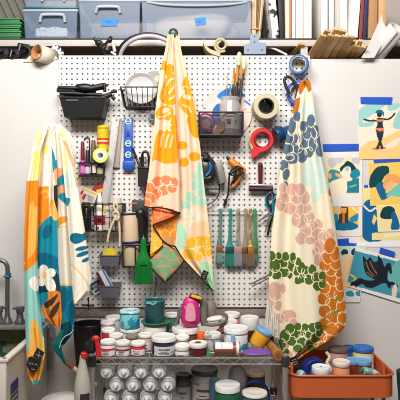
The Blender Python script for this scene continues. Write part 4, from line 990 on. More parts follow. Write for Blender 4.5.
# ---------------------------------------------------------------- central towel
cos, sin, pi = np.cos, np.sin, math.pi
OG = (247, 160, 28); PE = (246, 208, 178); COR = (242, 140, 88); MINT = (178, 216, 188); YO = (244, 184, 48); PALE = (250, 226, 204)
TRIM = mat((18, 18, 20), .8)
ct = thing('central_towel', 'peach towel with orange, coral and mint print hanging from the dark knob', 'towel', W(173, 290, -.13))
coral_fl = [(150,198,5.6,5),(149.5,187,5.2,4.6,20),(158,182,5.6,4.8),(157,194,4.6,5),(163.5,190,5,5),(166,180.5,5.4,4.6),(174,182.5,3.8,4.4),(171.5,188.5,4.6,4),(147,203,4,4)]
mint_fl = [(200.5,168,3.6,5.4,15),(197.5,177,4.2,5.2),(202.5,182,3.6,5),(195.8,186,4.4,4.6),(201,192,4.4,4.4),(189.5,197,4.6,5),(195,200,4.6,4),(185,206,5.4,5),(202,202,4,4.4)]
pale_fl = [(186,214,5.6,5.2),(194,212,5,5),(200,217,4.4,5),(190,223,5.6,5),(183,230,5,5.4),(197,226,5,4.4)]
yel_fl = [(189.5,254,6.2,5.2),(191.5,243,5,5.2),(200,241.5,6.4,5),(207.5,243,4.4,6),(203,251,5,4.6),(197,257,5.6,4.8),(209,251,4,5)]
front_ops = [('p', [(161, 62), (167, 60.5), (165.5, 70), (160, 70)], OG),
 ('b', [(164.5,70),(167,65),(170,64),(173,65.5),(174.4,70),(171,75),(167,76)], OG),
 ('b', [(163.5,84),(166.5,77.5),(171,74.5),(177,74.5),(181.5,79),(181,87),(177,95),(178,101),(173,105),(165,104),(159.6,99),(160.6,91)], OG), ('s', [(167,85),(169.4,80.4),(173.6,78.6),(175.6,82),(173,88),(169,93)], 1.9, PE), ('s', [(178,91),(174,96.5),(169.5,99)], 1.5, PE), ('s', [(163,88),(164.5,94),(162,99)], 1.1, PE),
 ('e', (164.6,113,9.4,7.4,-20), OG), ('e', (165.6,110.4,4.2,2.5,-25), PE), ('s', [(158.5,117),(164,116.6),(170,112.6)], 1.6, PE), ('s', [(158,122),(163,120),(166,121)], 1.8, PE), ('s', [(168,119.6),(172,116),(176,117)], 2.6, OG), ('s', [(171,123),(175,121),(177,125)], 2.2, OG),
 ('b', [(155,140),(158,131.5),(161,130),(164,132),(166.5,129.5),(169.5,131.5),(173,130.5),(177.6,133),(178,160),(174,163),(164,163.5),(156,160),(152,161),(153.5,152)], OG),
 ('s', [(160.5,146),(161.5,138),(163.5,134)], 1.9, PE), ('s', [(165.5,147),(167,139),(168.5,135)], 1.9, PE), ('s', [(170,147),(172,139),(173,136)], 1.6, PE),
 ('e', (175,123,3.4,7,-15), OG), ('e', (173,128,3,3), OG),
 ('c', coral_fl, COR, PALE, 0.8)]
right_ops = [('b', [(183.6,80),(186,76),(189,75.4),(190.8,79),(191,85),(195,91),(197.4,104),(199,132),(193,131),(189,124),(190,118),(184,112),(178.6,105),(180.4,97),(185,92),(181.6,86)], OG),
 ('e', (187,97,4.6,2.4,18), PE), ('s', [(180,90),(184,86.5),(187.5,87)], 1.3, PE), ('s', [(183,105),(188,107),(191,112)], 1.5, PE),
 ('b', [(187,118),(196,115),(199,125),(199,137),(193,136.5),(189,128)], OG),
 ('e', (182,145.5,5.6,4.3,6), OG), ('e', (194.3,156.6,6,4.6,4), OG), ('e', (184,162.3,5,4.8), OG), ('b', [(178,177),(181,180),(181.5,189),(179,196)], OG),
 ('c', mint_fl, MINT, (198,226,198), 0.5), ('c', pale_fl, (246,224,196), (206,226,196), 0.9), ('b', [(192,224),(208,222),(212,238),(206,246),(193,240)], (250, 204, 160)),
 ('c', yel_fl, YO, (252, 222, 160), 0.8), ('b', [(178,222),(186,232),(184,246),(177,250)], (182,222,188)), ('b', [(196,264),(206,262),(213,270),(214,292),(206,284)], (176, 220, 178)), ('b', [(184,262),(194,259),(200,266),(196,272)], (250,208,164))]
def ct_depth(u, v, px, py):
    return -.115-.03*v
Lf = [(34.5,168.6),(42,167.4),(50,166),(70,161),(90,158),(110,155.5),(130,154),(150,151),(170,149),(190,146),(213,143.6)]
Fd = [(34.5,173.5),(50,173),(75,174.5),(100,175.5),(120,176.5),(150,178.5),(180,180.5),(213,181)]
def dfront(u, v, px, py): return -.135-.02*v-.016*np.minimum(1, v*2)*np.cos(2*pi*(1.25*u-.1))-.006*np.cos(2*pi*(2.7*u+.3+.2*v))+.012*(u > .93)*(u-.93)*10
def sheet_hem(name, parent, pts, r=.0034):
    o = MB().tube([Vector(p) for p in pts], r, 8).build(name, TRIM, parent); return o
sheet('front_fold', ct, Lf, Fd, 34.5, 210, dfront, PE, front_ops, bot=[(0, 206.4), (.5, 208), (1, 212.4)])
Lr = [(34.5,171),(60,173),(100,174.5),(150,177),(180,178.5),(213,178.5),(230,176.5),(246,175),(252,178.5),(260,184),(276,199),(291,213.4)]
Rr = [(34.5,178.6),(42,179.6),(50,181),(70,186),(90,191),(110,195),(130,198),(150,200.5),(170,202.5),(190,204.5),(210,207),(240,210),(270,212.5),(291,213.8)]
def dright(u, v, px, py): return -.12-.026*v-.013*np.minimum(1, v*3)*np.cos(2*pi*(1.15*u+.42))-.004*np.cos(2*pi*(3*u+v))
sheet('right_fold', ct, Lr, Rr, 34.5, 291, dright, PE, right_ops)
RO = (240, 104, 52)
sheet('coral_fold', ct, [(208,152),(213,152.8),(224,153.4),(226,156)], [(206,180),(212,180),(219,168),(224.5,156),(226,156.4)], 206, 226, lambda u, v, x, y: -.146+.006*u-.012*v, RO,
      [('c', [(158,214,4,3.4),(165,212,4,3.4),(161,219,3.4,3),(171,212,3.6,3),(156,220,2.6,2.6)], (244,122,74), (250,168,120), .6)])
sheet('yellow_fold', ct, [(206,151.5),(230,151.3),(256,150)], [(206,163),(224,155),(232,157.5),(240,161.5),(247,163),(251.5,157),(256,150.6)], 206, 256, lambda u, v, x, y: -.128-.012*u-.004*v, (246, 178, 50),
      [('c', [(154,236,3.6,4.5),(158,244,4,4),(153,247,3,4),(159,234,2.6,4)], (248,190,70), (252,214,130), .5), ('p', [(150,206),(164,206),(164,226),(150,226)], (246,168,40))])
sheet('orange_fold', ct, [(208,160),(216,158),(224,154.6),(229,157),(238,161),(249,166)], [(208,179),(214,178),(230,176),(246,174.6),(249,174)], 208, 249, lambda u, v, x, y: -.124-.010*np.cos(2*pi*(u*.8)), (250, 176, 96),
      [('c', [(166,222,4.6,4),(173,220,4,4.4),(170,228,4.6,4),(162,227,3.6,3.6),(174,235,3.6,5),(166,235,4,4),(171,242,3.4,4)], (246, 150, 44), (252, 200, 130), .7)])
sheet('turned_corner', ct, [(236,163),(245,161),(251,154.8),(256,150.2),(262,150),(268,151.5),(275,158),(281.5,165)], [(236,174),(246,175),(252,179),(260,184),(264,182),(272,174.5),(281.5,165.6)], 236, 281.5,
      lambda u, v, x, y: -.122-.014*u*(1-u)*4-.012*v, (206, 150, 96), [('c', [(165,252,4.6,5),(172,256,5.4,4.6),(164,262,5.6,4.6),(156,263,5,4.4),(174,264,4.6,4),(165,270,5.6,4.6),(158,270,4,4),(168,276,4,3.6)], (128, 164, 122), (196, 160, 108), .5)])  # back-side print; tan base is the peach darkened for its shade
def pw(seq): return [W(x, y, Y) for x, y, Y in curve(seq, 6)]
sheet_hem('black_hem', ct, pw([(143.6,206.4,-.165),(152,207.2,-.16),(162,208,-.165),(172,210,-.165),(180.5,212.6,-.16)]))
sheet_hem('black_hem', ct, pw([(180.5,212.8,-.158),(172,217.5,-.158),(162,221.4,-.159),(154,224.6,-.159),(153.4,226.5,-.155),(156.5,231.5,-.148),(162,239.5,-.142),(168,244.5,-.142),(175,246.4,-.15)]))
sheet_hem('black_hem', ct, pw([(175,246,-.152),(179,253,-.152),(184,260,-.155),(199,276,-.16),(213.4,291,-.163)]))
sheet_hem('black_hem', ct, pw([(163,245.5,-.143),(157,251,-.143),(150,256.5,-.137),(149.8,263,-.135),(151.5,268.5,-.138),(158,275.5,-.141),(165,281.5,-.144),(174.5,272.5,-.147),(184,261,-.15)]))
def woven_label(parent, quad, Y, scr, name='woven_label'):
    o = MB().pprism(quad, Y, .0012).build(name, mat((20, 20, 22), .7), parent)
    s_ = MB()
    for p in scr: s_.tube([W(a, c, Y-.0006) for a, c in p], .0009, 5)
    s_.build('stitched_lettering', mat((186, 180, 172), .7), o)
    return o
woven_label(ct, [(203.6,269.8),(208.8,272.2),(205.6,280.6),(200,277.6)], -.186, [[(204,272.5),(206.6,273.8)], [(203.2,274.8),(205.6,276)], [(202.4,276.6),(204.6,277.8)]])

# ---------------------------------------------------------------- right towel
CR = (230, 216, 188); SL = (88, 108, 128); PB = (200, 214, 202); PK = (206, 164, 146); GR = (72, 100, 34); BO = (190, 106, 28); LN = (240, 224, 190)
rt = thing('floral_towel', 'cream towel with slate, pink, green and orange flower clusters hanging beside the prints', 'towel', W(304, 366, -.2))
Lt = [(80,301),(84,299.6),(92,297.6),(100,295.8),(120,290.2),(150,283.4),(180,279),(200,276),(230,272),(260,270),(290,268.4),(312,269),(325,272),(340,278),(352,281.5),(366.5,288)]
Rt = [(80,309),(84,310.6),(100,313.8),(120,317),(150,321.6),(180,328.4),(200,332),(230,336),(260,340),(290,343.4),(312,346.4),(325,346),(334,339),(342,329),(350,314),(358,300),(366.5,289)]
slate = [(292,126,4.4,8,8),(297,117,3.6,5),(289,138,4.6,6),(295,139,5.6,6,20),(288,149,5.4,5.4),(292,158,6,5.4),(284,165,4.4,5.6),(286.5,174,3.6,5.6,10),(284,187,3.4,6,10),(303,142,5.4,7,-10),(307,131,4.6,8.6),(311,121,3.8,6),
 (303,127,3.6,5.4),(315,132,4.2,6.4),(320,139,4,7),(313,144,4.6,7),(319.5,151,3.8,6),(302,155,5,7),(309,152,4,5),(298,148,4.4,5)]
paleb = [(306,108,5,7),(314,114,3.4,8),(318,124,3,7),(310,167,6,7),(318,163,5,7),(315,176,5,8),(322,172,4,7),(308,180,5.6,6),(318,187,5,7),(315,196,5,6),(324,186,3.6,7)]
pink1 = [(286,196,6,7),(281,204,5,6.4),(292,190,5,6),(296,198,6,7),(290,208,6,6.6),(283,188,3.6,5),(300,190,5,6),(305,198,5,7),(298,210,5,8,10),(306,209,5,5.4),(296,220,4,6,10),(302,222,5.4,7),(309,218,5,6),(313,226,4.6,6),
 (306,232,5.4,7,10),(301,238,5,6),(310,240,5,4),(318,224,4.6,5),(318,234,5.4,6),(324,238,5.6,7),(330,234,4,6),(320,247,5.6,7),(328,247,5,6),(318,259,4.4,6),(325,257,5,5),(316,252,3.4,5)]
pink2 = [(275,292,6.6,9,-10),(271,301,4,6),(283,289,3.4,5),(278,305,4,5),(288,316,7.4,6),(280,318,5,4.6),(293,322,4,4)]
pink3 = [(288,356,6,5),(297,354,6.4,5.4),(306,350,6,5),(294,362,5,4.6),(302,360,5,4),(286,347,4,4),(311,345,4,4)]
green1 = [(275,266,5.2,6.4),(283,263,4.6,5.6,-20),(272,256,4,4.6),(279,256,3,3.6),(286,257,3.6,4.6),(293,258,3.2,5),(291,266,3.6,6.4),(298,262,3,4),(297,271,4,5.4),(284,272,5.4,4.6),(277,275,4.6,4.6),(290,275,2.8,3.4),
 (301,268,4,5.6),(306,272,4.4,5.4),(312,270,4,5),(309,279,4.6,5),(316,277,4.4,5),(302,278,3.6,4.4),(317,286,4.4,4.4),(298,280,3.6,4),(322,276,3.4,5),(322,284,3.4,4.4),(270,272,3,5)]
green2 = [(285,336,4.8,6),(282,345,4,6),(290,329,4.4,5),(296,334,4.8,5.4),(292,341,4.6,4.4),(298,327,3.6,3.6),(302,341,5.4,4.6),(298,348,4.4,4),(308,334,4.6,5),(309,343,3.8,4),(305,328,3.6,4),(313,328,4.6,4.6),(315,338,4.4,5),(319,332,3.6,5),(311,348,4,3.6),(318,326,3.4,4),(286,352,4,4),(302,333,3.4,4)]
orange = [(330,246,5,7.4,10),(335,254,5,7),(328,258,5,6),(336,264,5,6),(325,266,5,5.6),(331,270,5.6,6),(339,272,4,6),(325,277,5,6),(333,280,6,6),(340,284,4.4,7),(325,288,5,6),(331,292,6,6),(339,296,5,6.4),(324,299,5.6,6),(332,304,6.4,6),(341,306,4.4,7),
 (325,311,5.6,6),(333,317,6.4,6),(342,318,4.4,6),(324,324,5.6,6),(332,329,6,6),(339,328,5,5),(321,337,5.6,5.6),(329,339,5,4),(314,345,5,5),(322,345,4,3.6),(308,353,5,4),(316,350,3.4,3)]
topo = [('p', [(295.4,99),(300.4,97),(299.6,105),(298,113.4),(292,113.4)], BO), ('b', [(299.6,79),(310,79),(313,84),(311.4,90),(308.6,92),(306,87),(303.6,90),(301,94),(298.6,92)], BO), ('e', (331,192,2.6,4.6), BO), ('e', (333.5,200,2.2,5), BO), ('e', (336,212,2.2,5), BO)]
twig = [('s', [(326,300),(331,297),(337,302)], .9, (120,116,30)), ('s', [(329,312),(333,306),(331,300)], .9, (120,116,30)), ('s', [(324,320),(330,314),(338,312)], .9, (120,116,30)), ('s', [(333,322),(336,316),(334,309)], .9, (120,116,30)), ('s', [(321,331),(326,326),(331,328)], .9, (120,116,30)), ('e', (337,299,1.3,2.2,30), (116,118,34)), ('e', (328,308,1.2,2.4,-30), (116,118,34)), ('e', (338,311,2.4,1.2), (116,118,34)), ('e', (327,327,2.2,1.1), (116,118,34))]
vine = [('s', [(288,133),(292,136),(296,133),(299,139),(297,144)], .9, LN), ('s', [(283,158),(288,161),(294,159),(293,155),(287,156)], .9, LN), ('s', [(300,133),(302,140),(299,146),(304,149),(309,147)], .9, LN), ('s', [(313,126),(317,134),(314,141),(318,146)], .8, LN)]
shp = (lambda u, v, py: np.clip((py-86)/70, 0, 1))
def drt(u, v, px, py):
    a = shp(u, v, py)
    return -.085-.17*v**1.3-.016*a*np.cos(2*pi*(2.1*u+.15-.25*v))-.010*a*np.cos(2*pi*(3.7*u+.5+.2*v))*(1-.5*v)-.035*v*np.sin(pi*u)
sheet('towel_cloth', rt, Lt, Rt, 80, 366.5, drt, CR, topo+[('c', paleb, PB, (224,224,200), 0.5), ('c', slate, SL, LN, 0.7)]+vine+[('c', pink1, PK, LN, 0.75), ('c', pink2, PK, LN, 0.75), ('c', pink3, (212,170,148), LN, 0.9), ('c', orange, BO, LN, 0.6)]+twig+[('c', green1, GR, LN, 0.75), ('c', green2, GR, LN, 0.75)])
woven_label(rt, [(288.6,358.6),(296,355.8),(301,366.6),(293.4,370)], -.312, [[(292,360.6),(296,359.2)], [(293,362.8),(297,361.2)], [(293.8,365),(297.8,363.4)]])
rnd = random.Random(21)
fr = MB()
for k in range(26):
    f = k/25; x0 = 266.8+f*9.5; y0 = 300+f*19; p0 = W(x0+1.2, y0, -.255-.01*rnd.random())
    ln = 34-f*10+rnd.uniform(-2, 2); x1 = 265+f*13.5+rnd.uniform(-1, 1)
    fr.tube([p0, W((x0+x1)/2+rnd.uniform(-.6, .6), y0+ln*.5, -.30+.012*rnd.random()), W(x1, y0+ln*(1-.15*f), -.30+.016*rnd.random())], [.0036, .0032, .0024], 6)
fr.build('fringe', mat((206, 196, 184), .95, bump=.6, bscale=300), rt)
o = MB(); o.cyl(W(304.5, 81.5, YP), W(304.5, 80.5, -.115), .005); tag(o.build('peg_hook', STEEL), 'steel peg carrying the cream floral towel', 'hook')

# ---------------------------------------------------------------- left towel
lt = thing('striped_towel', 'cream, orange and teal towel hanging in folds above the sink', 'towel', W(57, 384, -.4))
T1 = (22, 140, 164); T2 = (10, 104, 132); DT = (14, 62, 74); LC = (242, 228, 206); YL = (250, 218, 110); O1 = (246, 140, 30); O2 = (250, 182, 84); AQ = (152, 208, 196); CO2 = (244, 168, 120); WH = (246, 236, 220)
topL = [('b', [(33,158),(37,150),(41,157),(39,176),(34,180)], (250,226,130)), ('e', (46,149.5,4.2,4.4), (250,224,120)), ('e', (38,137,4,9), (248,230,170)), ('b', [(62,128),(68,132),(70,150),(64,146)], (248,232,176))]
opsA = topL+[('p', [(20,181.5),(40,180),(40,262),(34,275),(20,276)], O2), ('p', [(20,181.5),(31,181),(29,210),(27.5,262),(20,262)], O1), ('p', [(30,181),(40,180.4),(40,206),(34,207),(33,200),(30,206)], O1),
 ('b', [(26,262),(34,252),(41,238),(41,251),(36,262),(29,272),(22,274)], O1), ('b', [(22,276),(29,269),(38,262),(42,262),(50,330),(46,352),(22,352),(22,300)], AQ), ('b', [(36,286),(41,284),(44,312),(46,336),(42,334),(40,312)], (40,150,160)),
 ('b', [(29,282),(34,276),(38,280),(38,290),(33,290)], WH),
 ('b', [(31,322),(35,320.5),(39,326),(42.4,337),(44,350),(42,365),(38,378),(30,382),(25,372),(28,362),(30,345)], (246,182,78)), ('b', [(20,355),(30,350),(46,352),(46,390),(20,390)], (246,180,84)), ('b', [(30,366),(40,368),(36,381),(29,379)], (240,152,50)), ('s', [(34,328),(37,345),(37,357)], 1.1, (220,120,40)), ('p', [(24,345),(30,330),(27,352)], AQ), ('p', [(30,381.5),(40,379.5),(38,386),(28,386)], (90,180,180))]
LA = [(122,37.6),(127,37.2),(134,36),(140,34.8),(150,32.8),(180,27),(200,25.5),(230,24),(260,23.5),(290,24),(320,25),(350,26),(372,27.2),(380,29.6),(384.5,32.4)]
RA = [(124,49),(150,40.6),(180,38.6),(200,38.4),(230,38),(260,37.4),(290,38.9),(310,41),(340,44),(355,44.6),(366,43),(378,39.8),(384.5,37)]
sheet('outer_fold', lt, LA, RA, 124, 384.5, lambda u, v, x, y: -.395-.04*v-.014*np.minimum(1, v*3)*np.sin(pi*u)-.005*np.cos(2*pi*(2*u+.8*v)), LC, opsA, thick=.005, top=[(0,135),(.25,129.5),(.55,126.6),(1,125)])
opsB = topL+[('p', [(34,187),(52,186),(52,206),(34,206)], O1), ('s', [(40,193),(47,191),(48,197),(42,198)], 2, O2), ('b', [(34,200),(52,200),(56,214),(50,222),(42,226),(34,232)], O1), ('p', [(48,124),(56,124),(57,222),(50,222),(48.5,180)], LC),
 ('p', [(51.4,146),(54,153),(58,170),(56,179),(53,172)], T1), ('b', [(53.6,172),(58,169),(60,186),(56,186)], CO2), ('p', [(53.4,186),(58,184),(58,214),(54.6,214)], (36,42,46)), ('b', [(46,219),(53,216),(59,222),(60,296),(36,296),(35,244),(40,226)], T1), ('b', [(42,232),(47,225),(52,227),(50,236),(44,239)], T2), ('b', [(36,256),(46,253),(58,259),(59,270),(46,266),(36,268)], T2),  # near-black strip: shade in the gap between folds, painted in
 ('b', [(34,282),(46,272),(58,274),(62,300),(56,304),(36,304)], DT), ('b', [(50,202),(54,201),(58,218),(53,219)], O2),
 ('e', (43.5,268.6,4.2,4), WH), ('e', (50.5,273,5.2,4.6,-20), WH), ('e', (50.4,284.6,5,8.2,-18), WH), ('e', (42,281,4.4,5.4,30), WH), ('e', (38,273,3.4,4.2), WH), ('e', (44,275.5,4,4), WH), ('b', [(43,271.5),(46,272.5),(46.5,277.5),(43,279),(41,275)], (248,206,146)),
 ('b', [(40,298),(52,291),(62,296),(62,330),(52,330),(40,308)], (226,128,44)), ('b', [(44,304),(52,298),(58,294),(54,303),(47,308)], (60,50,44)), ('b', [(50,312),(56,304),(60,302),(57,312),(52,318)], (64,52,44)), ('b', [(38,296),(46,292),(48,298),(41,306)], T1)]  # dark brown patches: shade of the lower fold gap put into the colour
LB_ = [(124.6,45),(150,40),(200,37.4),(260,36.4),(290,38),(305,40),(315,44),(326,54)]
RB_ = [(124,54),(150,55.4),(200,57),(260,58),(300,61),(318,61.5),(326,60)]
sheet('middle_fold', lt, LB_, RB_, 124, 326, lambda u, v, x, y: -.368-.028*v-.012*np.minimum(1, v*3)*np.cos(2*pi*(1.05*u+.5))-.004*np.cos(2*pi*(2.6*u+v)), LC, opsB, thick=.005)
opsC = topL+[('p', [(51,146),(54,152),(58,172),(55,181),(52,170)], T1), ('b', [(55,171),(60,168),(64,172),(64,186),(58,188),(55,182)], CO2), ('b', [(56,183),(60,176),(66,175),(66,182),(60,187)], T1), ('b', [(58,188),(66,184),(68,193),(60,196)], CO2), ('b', [(58,196),(65,193),(69,206),(64,203)], T1), ('p', [(50,188),(56.5,186),(57,262),(52,262)], (36,42,46)),  # near-black strip paints the crease shade beside the middle fold
 ('b', [(57,224),(60,217),(68.5,217),(66,222),(60,225),(58,230)], (246,160,50)), ('s', [(58,228),(64,226.5),(70,228)], .8, (248,184,90)), ('p', [(50,286),(80,285),(80,345),(50,345)], T1), ('b', [(60,292),(66,288),(70,296),(66,308),(60,312)], T2), ('b', [(66,310),(74,300),(76,318),(70,326)], T2), ('p', [(56,283.6),(76,284.6),(76,286.2),(56,285.6)], (246,196,110)), ('b', [(60,326),(70,322),(72,334),(63,344),(59,340)], (12,70,84))]
LC_ = [(124,52),(150,55),(200,56.6),(260,58),(300,60.6),(320,61.4),(335,60),(347,59.4)]
RC_ = [(124,60),(150,63),(200,69),(260,72.4),(300,74),(318,74.2),(331,73),(337,70),(347,60.6)]
sheet('inner_fold', lt, LC_, RC_, 124, 347, lambda u, v, x, y: -.352-.024*v-.010*np.minimum(1, v*3)*np.cos(2*pi*(1.1*u+.45)), LC, opsC, thick=.005)
opsD = [('b', [(63,172),(66,168),(76,167),(79,180),(77,187),(70,188),(63,184)], (206,224,208)), ('s', [(61,134),(66,144),(71,158),(75,170),(77.5,186)], 3.4, (246,170,116)), ('e', (64,134,3,7), (248,232,180)), ('b', [(60,150),(66,150),(69,168),(64,172)], (248,232,176)), ('b', [(64,198),(70,199),(68,206),(65,205)], T1),
 ('b', [(70,240),(71,234.5),(76,233),(83,234.5),(86,238),(82,242),(75,244)], T2), ('b', [(80,237),(86,231.5),(88,234),(86.5,240)], T2), ('e', (81.5,248.5,6.4,2.2,-12), T2), ('e', (82.5,254,6.6,2.3,-20), T2), ('e', (85.5,260,4.4,1.9,-28), T2), ('s', [(72,238.5),(80,239),(86,237)], .6, T1),
 ('s', [(71,264),(79,272),(86,281),(90,290)], .9, (240,176,70)), ('b', [(90,284),(93,284),(93,296),(90,294)], T1)]
LD = [(123,56),(126,58),(150,61.4),(180,64),(200,66),(240,69),(270,71),(300,73.2),(303.5,74)]
RD = [(122,65),(127,66.4),(133,68.2),(140,69.8),(150,71.6),(180,77),(200,80),(230,85),(260,89),(280,91.2),(291,91.2),(298,84),(303.5,76)]
sheet('right_fold', lt, LD, RD, 123, 303.5, lambda u, v, x, y: -.392-.030*v-.013*np.minimum(1, v*3)*np.sin(pi*u)-.004*np.cos(2*pi*(1.9*u+.7*v)), (240, 230, 210), opsD, thick=.005, top=[(0,124.6),(.45,126),(.75,128.5),(1,134)])
sheet('turned_tip', lt, [(330,61),(338,56),(344,51),(352,55),(363,64.2)], [(330,64),(338,62),(344,60.6),(352,62),(363,65.4)], 330, 363, lambda u, v, x, y: -.398-.012*u, (16, 96, 92), [], thick=.004)
sheet('back_fold', lt, [(126,58),(150,62),(178,66)], [(126,62),(133,70),(142,75),(154,77),(166,75),(178,70)], 126, 178, lambda u, v, x, y: -.33-.02*np.sin(pi*u), (236, 232, 226), [], thick=.004)
hm = MB(); hm.tube(pw([(59.4,348,-.416),(61,342,-.418),(65,336.5,-.42),(70.5,333.5,-.42),(73.6,329.5,-.418)]), .002, 8); hm.build('pale_hem', mat((170, 206, 204), .9), lt)
woven_label(lt, [(37.2,347.6),(44.6,352.6),(40.6,361.2),(32.8,356.4)], -.462, [[(36,354.5),(41.6,356.4)], [(39.4,351.6),(38.4,357.6)]])
woven_label(lt, [(28.4,357.4),(31.6,356.2),(41,361.6),(40,366.4),(33.2,373.2),(29.2,370.6),(26.2,365)], -.463, [[(29,362),(30.4,364.4),(32,362.6),(33,365)], [(34.4,364.8),(36.4,364),(37.4,365.8)], [(31.4,369),(34.6,369.6)]])
o = thing('wall_hook', 'long white wall arm carrying the striped towel', 'hook', W(50, 126, 0))
b = MB(); b.cyl(W(52, 130, 0), W(52, 126.8, -.37), .012); b.build('arm', mat((220, 218, 214), .4), o)
b = MB(); b.cyl((W(52, 130, 0).x, 0, W(52, 130, 0).z), (W(52, 130, 0).x, -.012, W(52, 130, 0).z), .035); b.build('wall_plate', mat((220, 218, 214), .4), o)

# ---------------------------------------------------------------- prints taped to the right wall
PW = (238, 232, 226); SK = (250, 200, 150); TL = (24, 112, 130); DK = (16, 62, 72); SY = (252, 214, 120); AQ2 = (156, 208, 200); BLU = (20, 100, 152)
TAPE = mat((22, 82, 196), .6, var=.05, vscale=60)
def sheet_print(name, label, quad, Y, base, ops, cat='art print', group='art prints taped to the right wall'):
    o = flat_print(name, None, quad, Y, base, ops, dens=2.4); tag(o, label, cat, group); return o
def tape(label, quad, Y):
    o = MB().pprism(quad, Y, .0005).build('tape_strip', TAPE); tag(o, label, 'tape', 'blue tape strips on the right wall')
sheet_print('poster_sheet', 'large white backing sheet with a blue-green and yellow border behind the smaller prints', [(333,186),(402,184),(402,247),(333,247)], -.002, PW,
  [('p', [(360,186),(402,184),(402,240),(360,240)], (246,224,150)), ('b', [(364,203),(384,203),(384,238),(363,238)], BLU), ('s', [(364,206),(370,211),(376,208),(379,213)], 1.6, WH), ('p', [(374,225),(377,218),(374,214),(372,222)], SY), ('p', [(372,233),(400,231),(400,240),(372,240)], (246,224,150)), ('p', [(333,243),(402,241),(402,247),(333,247)], (244,240,234)), ('p', [(384,234),(400,232),(400,236),(384,237)], (250, 236, 190)), ('p', [(363,173),(369,172),(368,188),(364,188)], (30,90,200))])
surf = [('p', [(358.6,103.6),(401,103),(401,159.5),(358.6,159.5)], (246,228,206)), ('b', [(359,110),(372,103),(388,103),(372,115),(362,122),(374,122),(371,126),(359,126)], AQ2), ('b', [(395,118),(401,110),(401,128),(393,127)], AQ2), ('b', [(388,104),(399,103),(399,108),(389,111)], AQ2),
 ('b', [(359,150),(368,142),(380,139),(392,134),(401,132),(401,159),(359,159)], (250,206,132)), ('b', [(380,150),(392,141),(400,138),(396,146)], (246,228,206)), ('e', (379.4,148.4,7.2,1.3,-4), (206,110,76)),
 ('s', [(380,121.5),(374,120.6),(369.5,120.8),(364.4,119.4)], 1.9, (34,54,58)), ('s', [(383.6,119),(388,119.4),(392,116.8),(394.6,113.6)], 1.9, (34,54,58)), ('b', [(376.8,118.6),(380,117.6),(383.4,118.6),(382.8,124),(383.8,129),(382.6,133),(377,133),(375.8,129),(377.4,124)], (34,54,58)), ('s', [(378,131),(379.2,138.5),(382,147.6)], 2.5, (34,54,58)), ('s', [(382,131),(381,139),(377.4,147.8)], 2.5, (34,54,58)), ('s', [(377.8,131),(378.6,136)], 3.4, (34,54,58)), ('s', [(382,131),(381.6,136)], 3.4, (34,54,58)),
 ('p', [(376.6,119.4),(383.6,119.4),(383.4,121.8),(376.8,121.8)], (240,130,96)), ('p', [(375.4,128),(384,128),(383,130.4),(380,131.6),(376.4,129.8)], (240,130,96)), ('e', (379.4,114.4,2.6,2.9), (34,54,58)), ('b', [(375.4,112.4),(378,109.8),(381.6,110),(384,112.8),(383.4,117),(381.6,113),(376.4,113.4)], (30,110,120))]
sheet_print('art_print', 'print of a woman balancing on a surfboard, below the topmost blue tape', [(358.6,103.4),(402,103),(402,159.5),(358.6,159.5)], -.0035, PW, surf)
lady = [('p', [(326,157.5),(359,157),(359,194),(326,194)], (248,226,176)), ('b', [(328,160),(334,158),(337,164),(331,168)], (196,196,204)), ('b', [(335,158),(344,158),(341,163),(335,163)], (200,200,206)), ('b', [(352,158),(359,158),(359,164),(353,163)], (198,200,204)), ('b', [(329,171),(336,170),(345,176),(344,182),(330,184)], (60,146,156)), ('p', [(346,180),(359,178),(359,193),(346,193)], (40,130,140)),
 ('b', [(328,194),(330,183),(338,179),(346,177),(347,183),(345,194)], (250,232,206)), ('b', [(340,171),(343,163),(350,162),(353,170),(352,180),(344,180)], (250,232,206)), ('b', [(344,164),(347,161),(352,163),(357,170),(356,176),(352,174),(350,167),(345,167),(341,172),(340,168)], DK), ('b', [(352,171),(358,169),(360,175),(354,179),(350,176)], (24,140,160)), ('b', [(336,173),(341,175),(343,178),(336,176)], (248,176,104)), ('e', (347,169,2,2.6), AQ2), ('e', (330,176,1.6,3), (250,190,100)), ('s', [(350,187),(356,185)], 1, AQ2)]
sheet_print('art_print', 'print of a white-bodied woman with dark hair beside teal water', [(322.6,151),(362.6,151),(362.6,206.6),(322.6,206.6)], -.003, PW, lady)
hair = [('p', [(368,162.6),(402,159.6),(402,205),(370.6,205.6)], (250,206,104)), ('b', [(369.4,187),(370,177),(376,168),(383,165.8),(388.6,167),(389,172.6),(385,176),(382.6,180),(379.6,186.4),(374,187.4)], (18,70,78)), ('b', [(376,186),(381,181.6),(385,185),(386,193.4),(391,190),(388.4,197),(382,200),(378,193)], (20,104,150)), ('b', [(383,186),(386,176),(392,174),(401,178),(401,184),(393,183),(388,189)], (246,166,96)), ('b', [(386,196),(393,188),(402,183),(402,196),(393,196)], (120,200,190)), ('b', [(384,187),(391,181),(394,184),(388,190)], (248,184,130))]
sheet_print('art_print', 'print of a figure with long dark teal hair on yellow, cut by the right edge', [(368,162.4),(402,159.4),(402,205.4),(370.4,206)], -.0045, PW, hair)
hair2 = [('p', [(377,206),(402,205),(402,230),(379,230.6)], (250,226,160)), ('b', [(380,216),(383,208),(390,206),(395,210),(393,218),(384,219)], (20,62,72)), ('b', [(391,214),(395,212),(399,222),(399,229),(391,229),(392,220)], (20,100,150)), ('p', [(394,206),(402,205),(402,226)], (252,220,120))]
sheet_print('art_print', 'small print of a round dark head and blue shoulder at the right edge', [(376.4,205.6),(402,204.6),(402,231.6),(378,232)], -.005, PW, hair2)
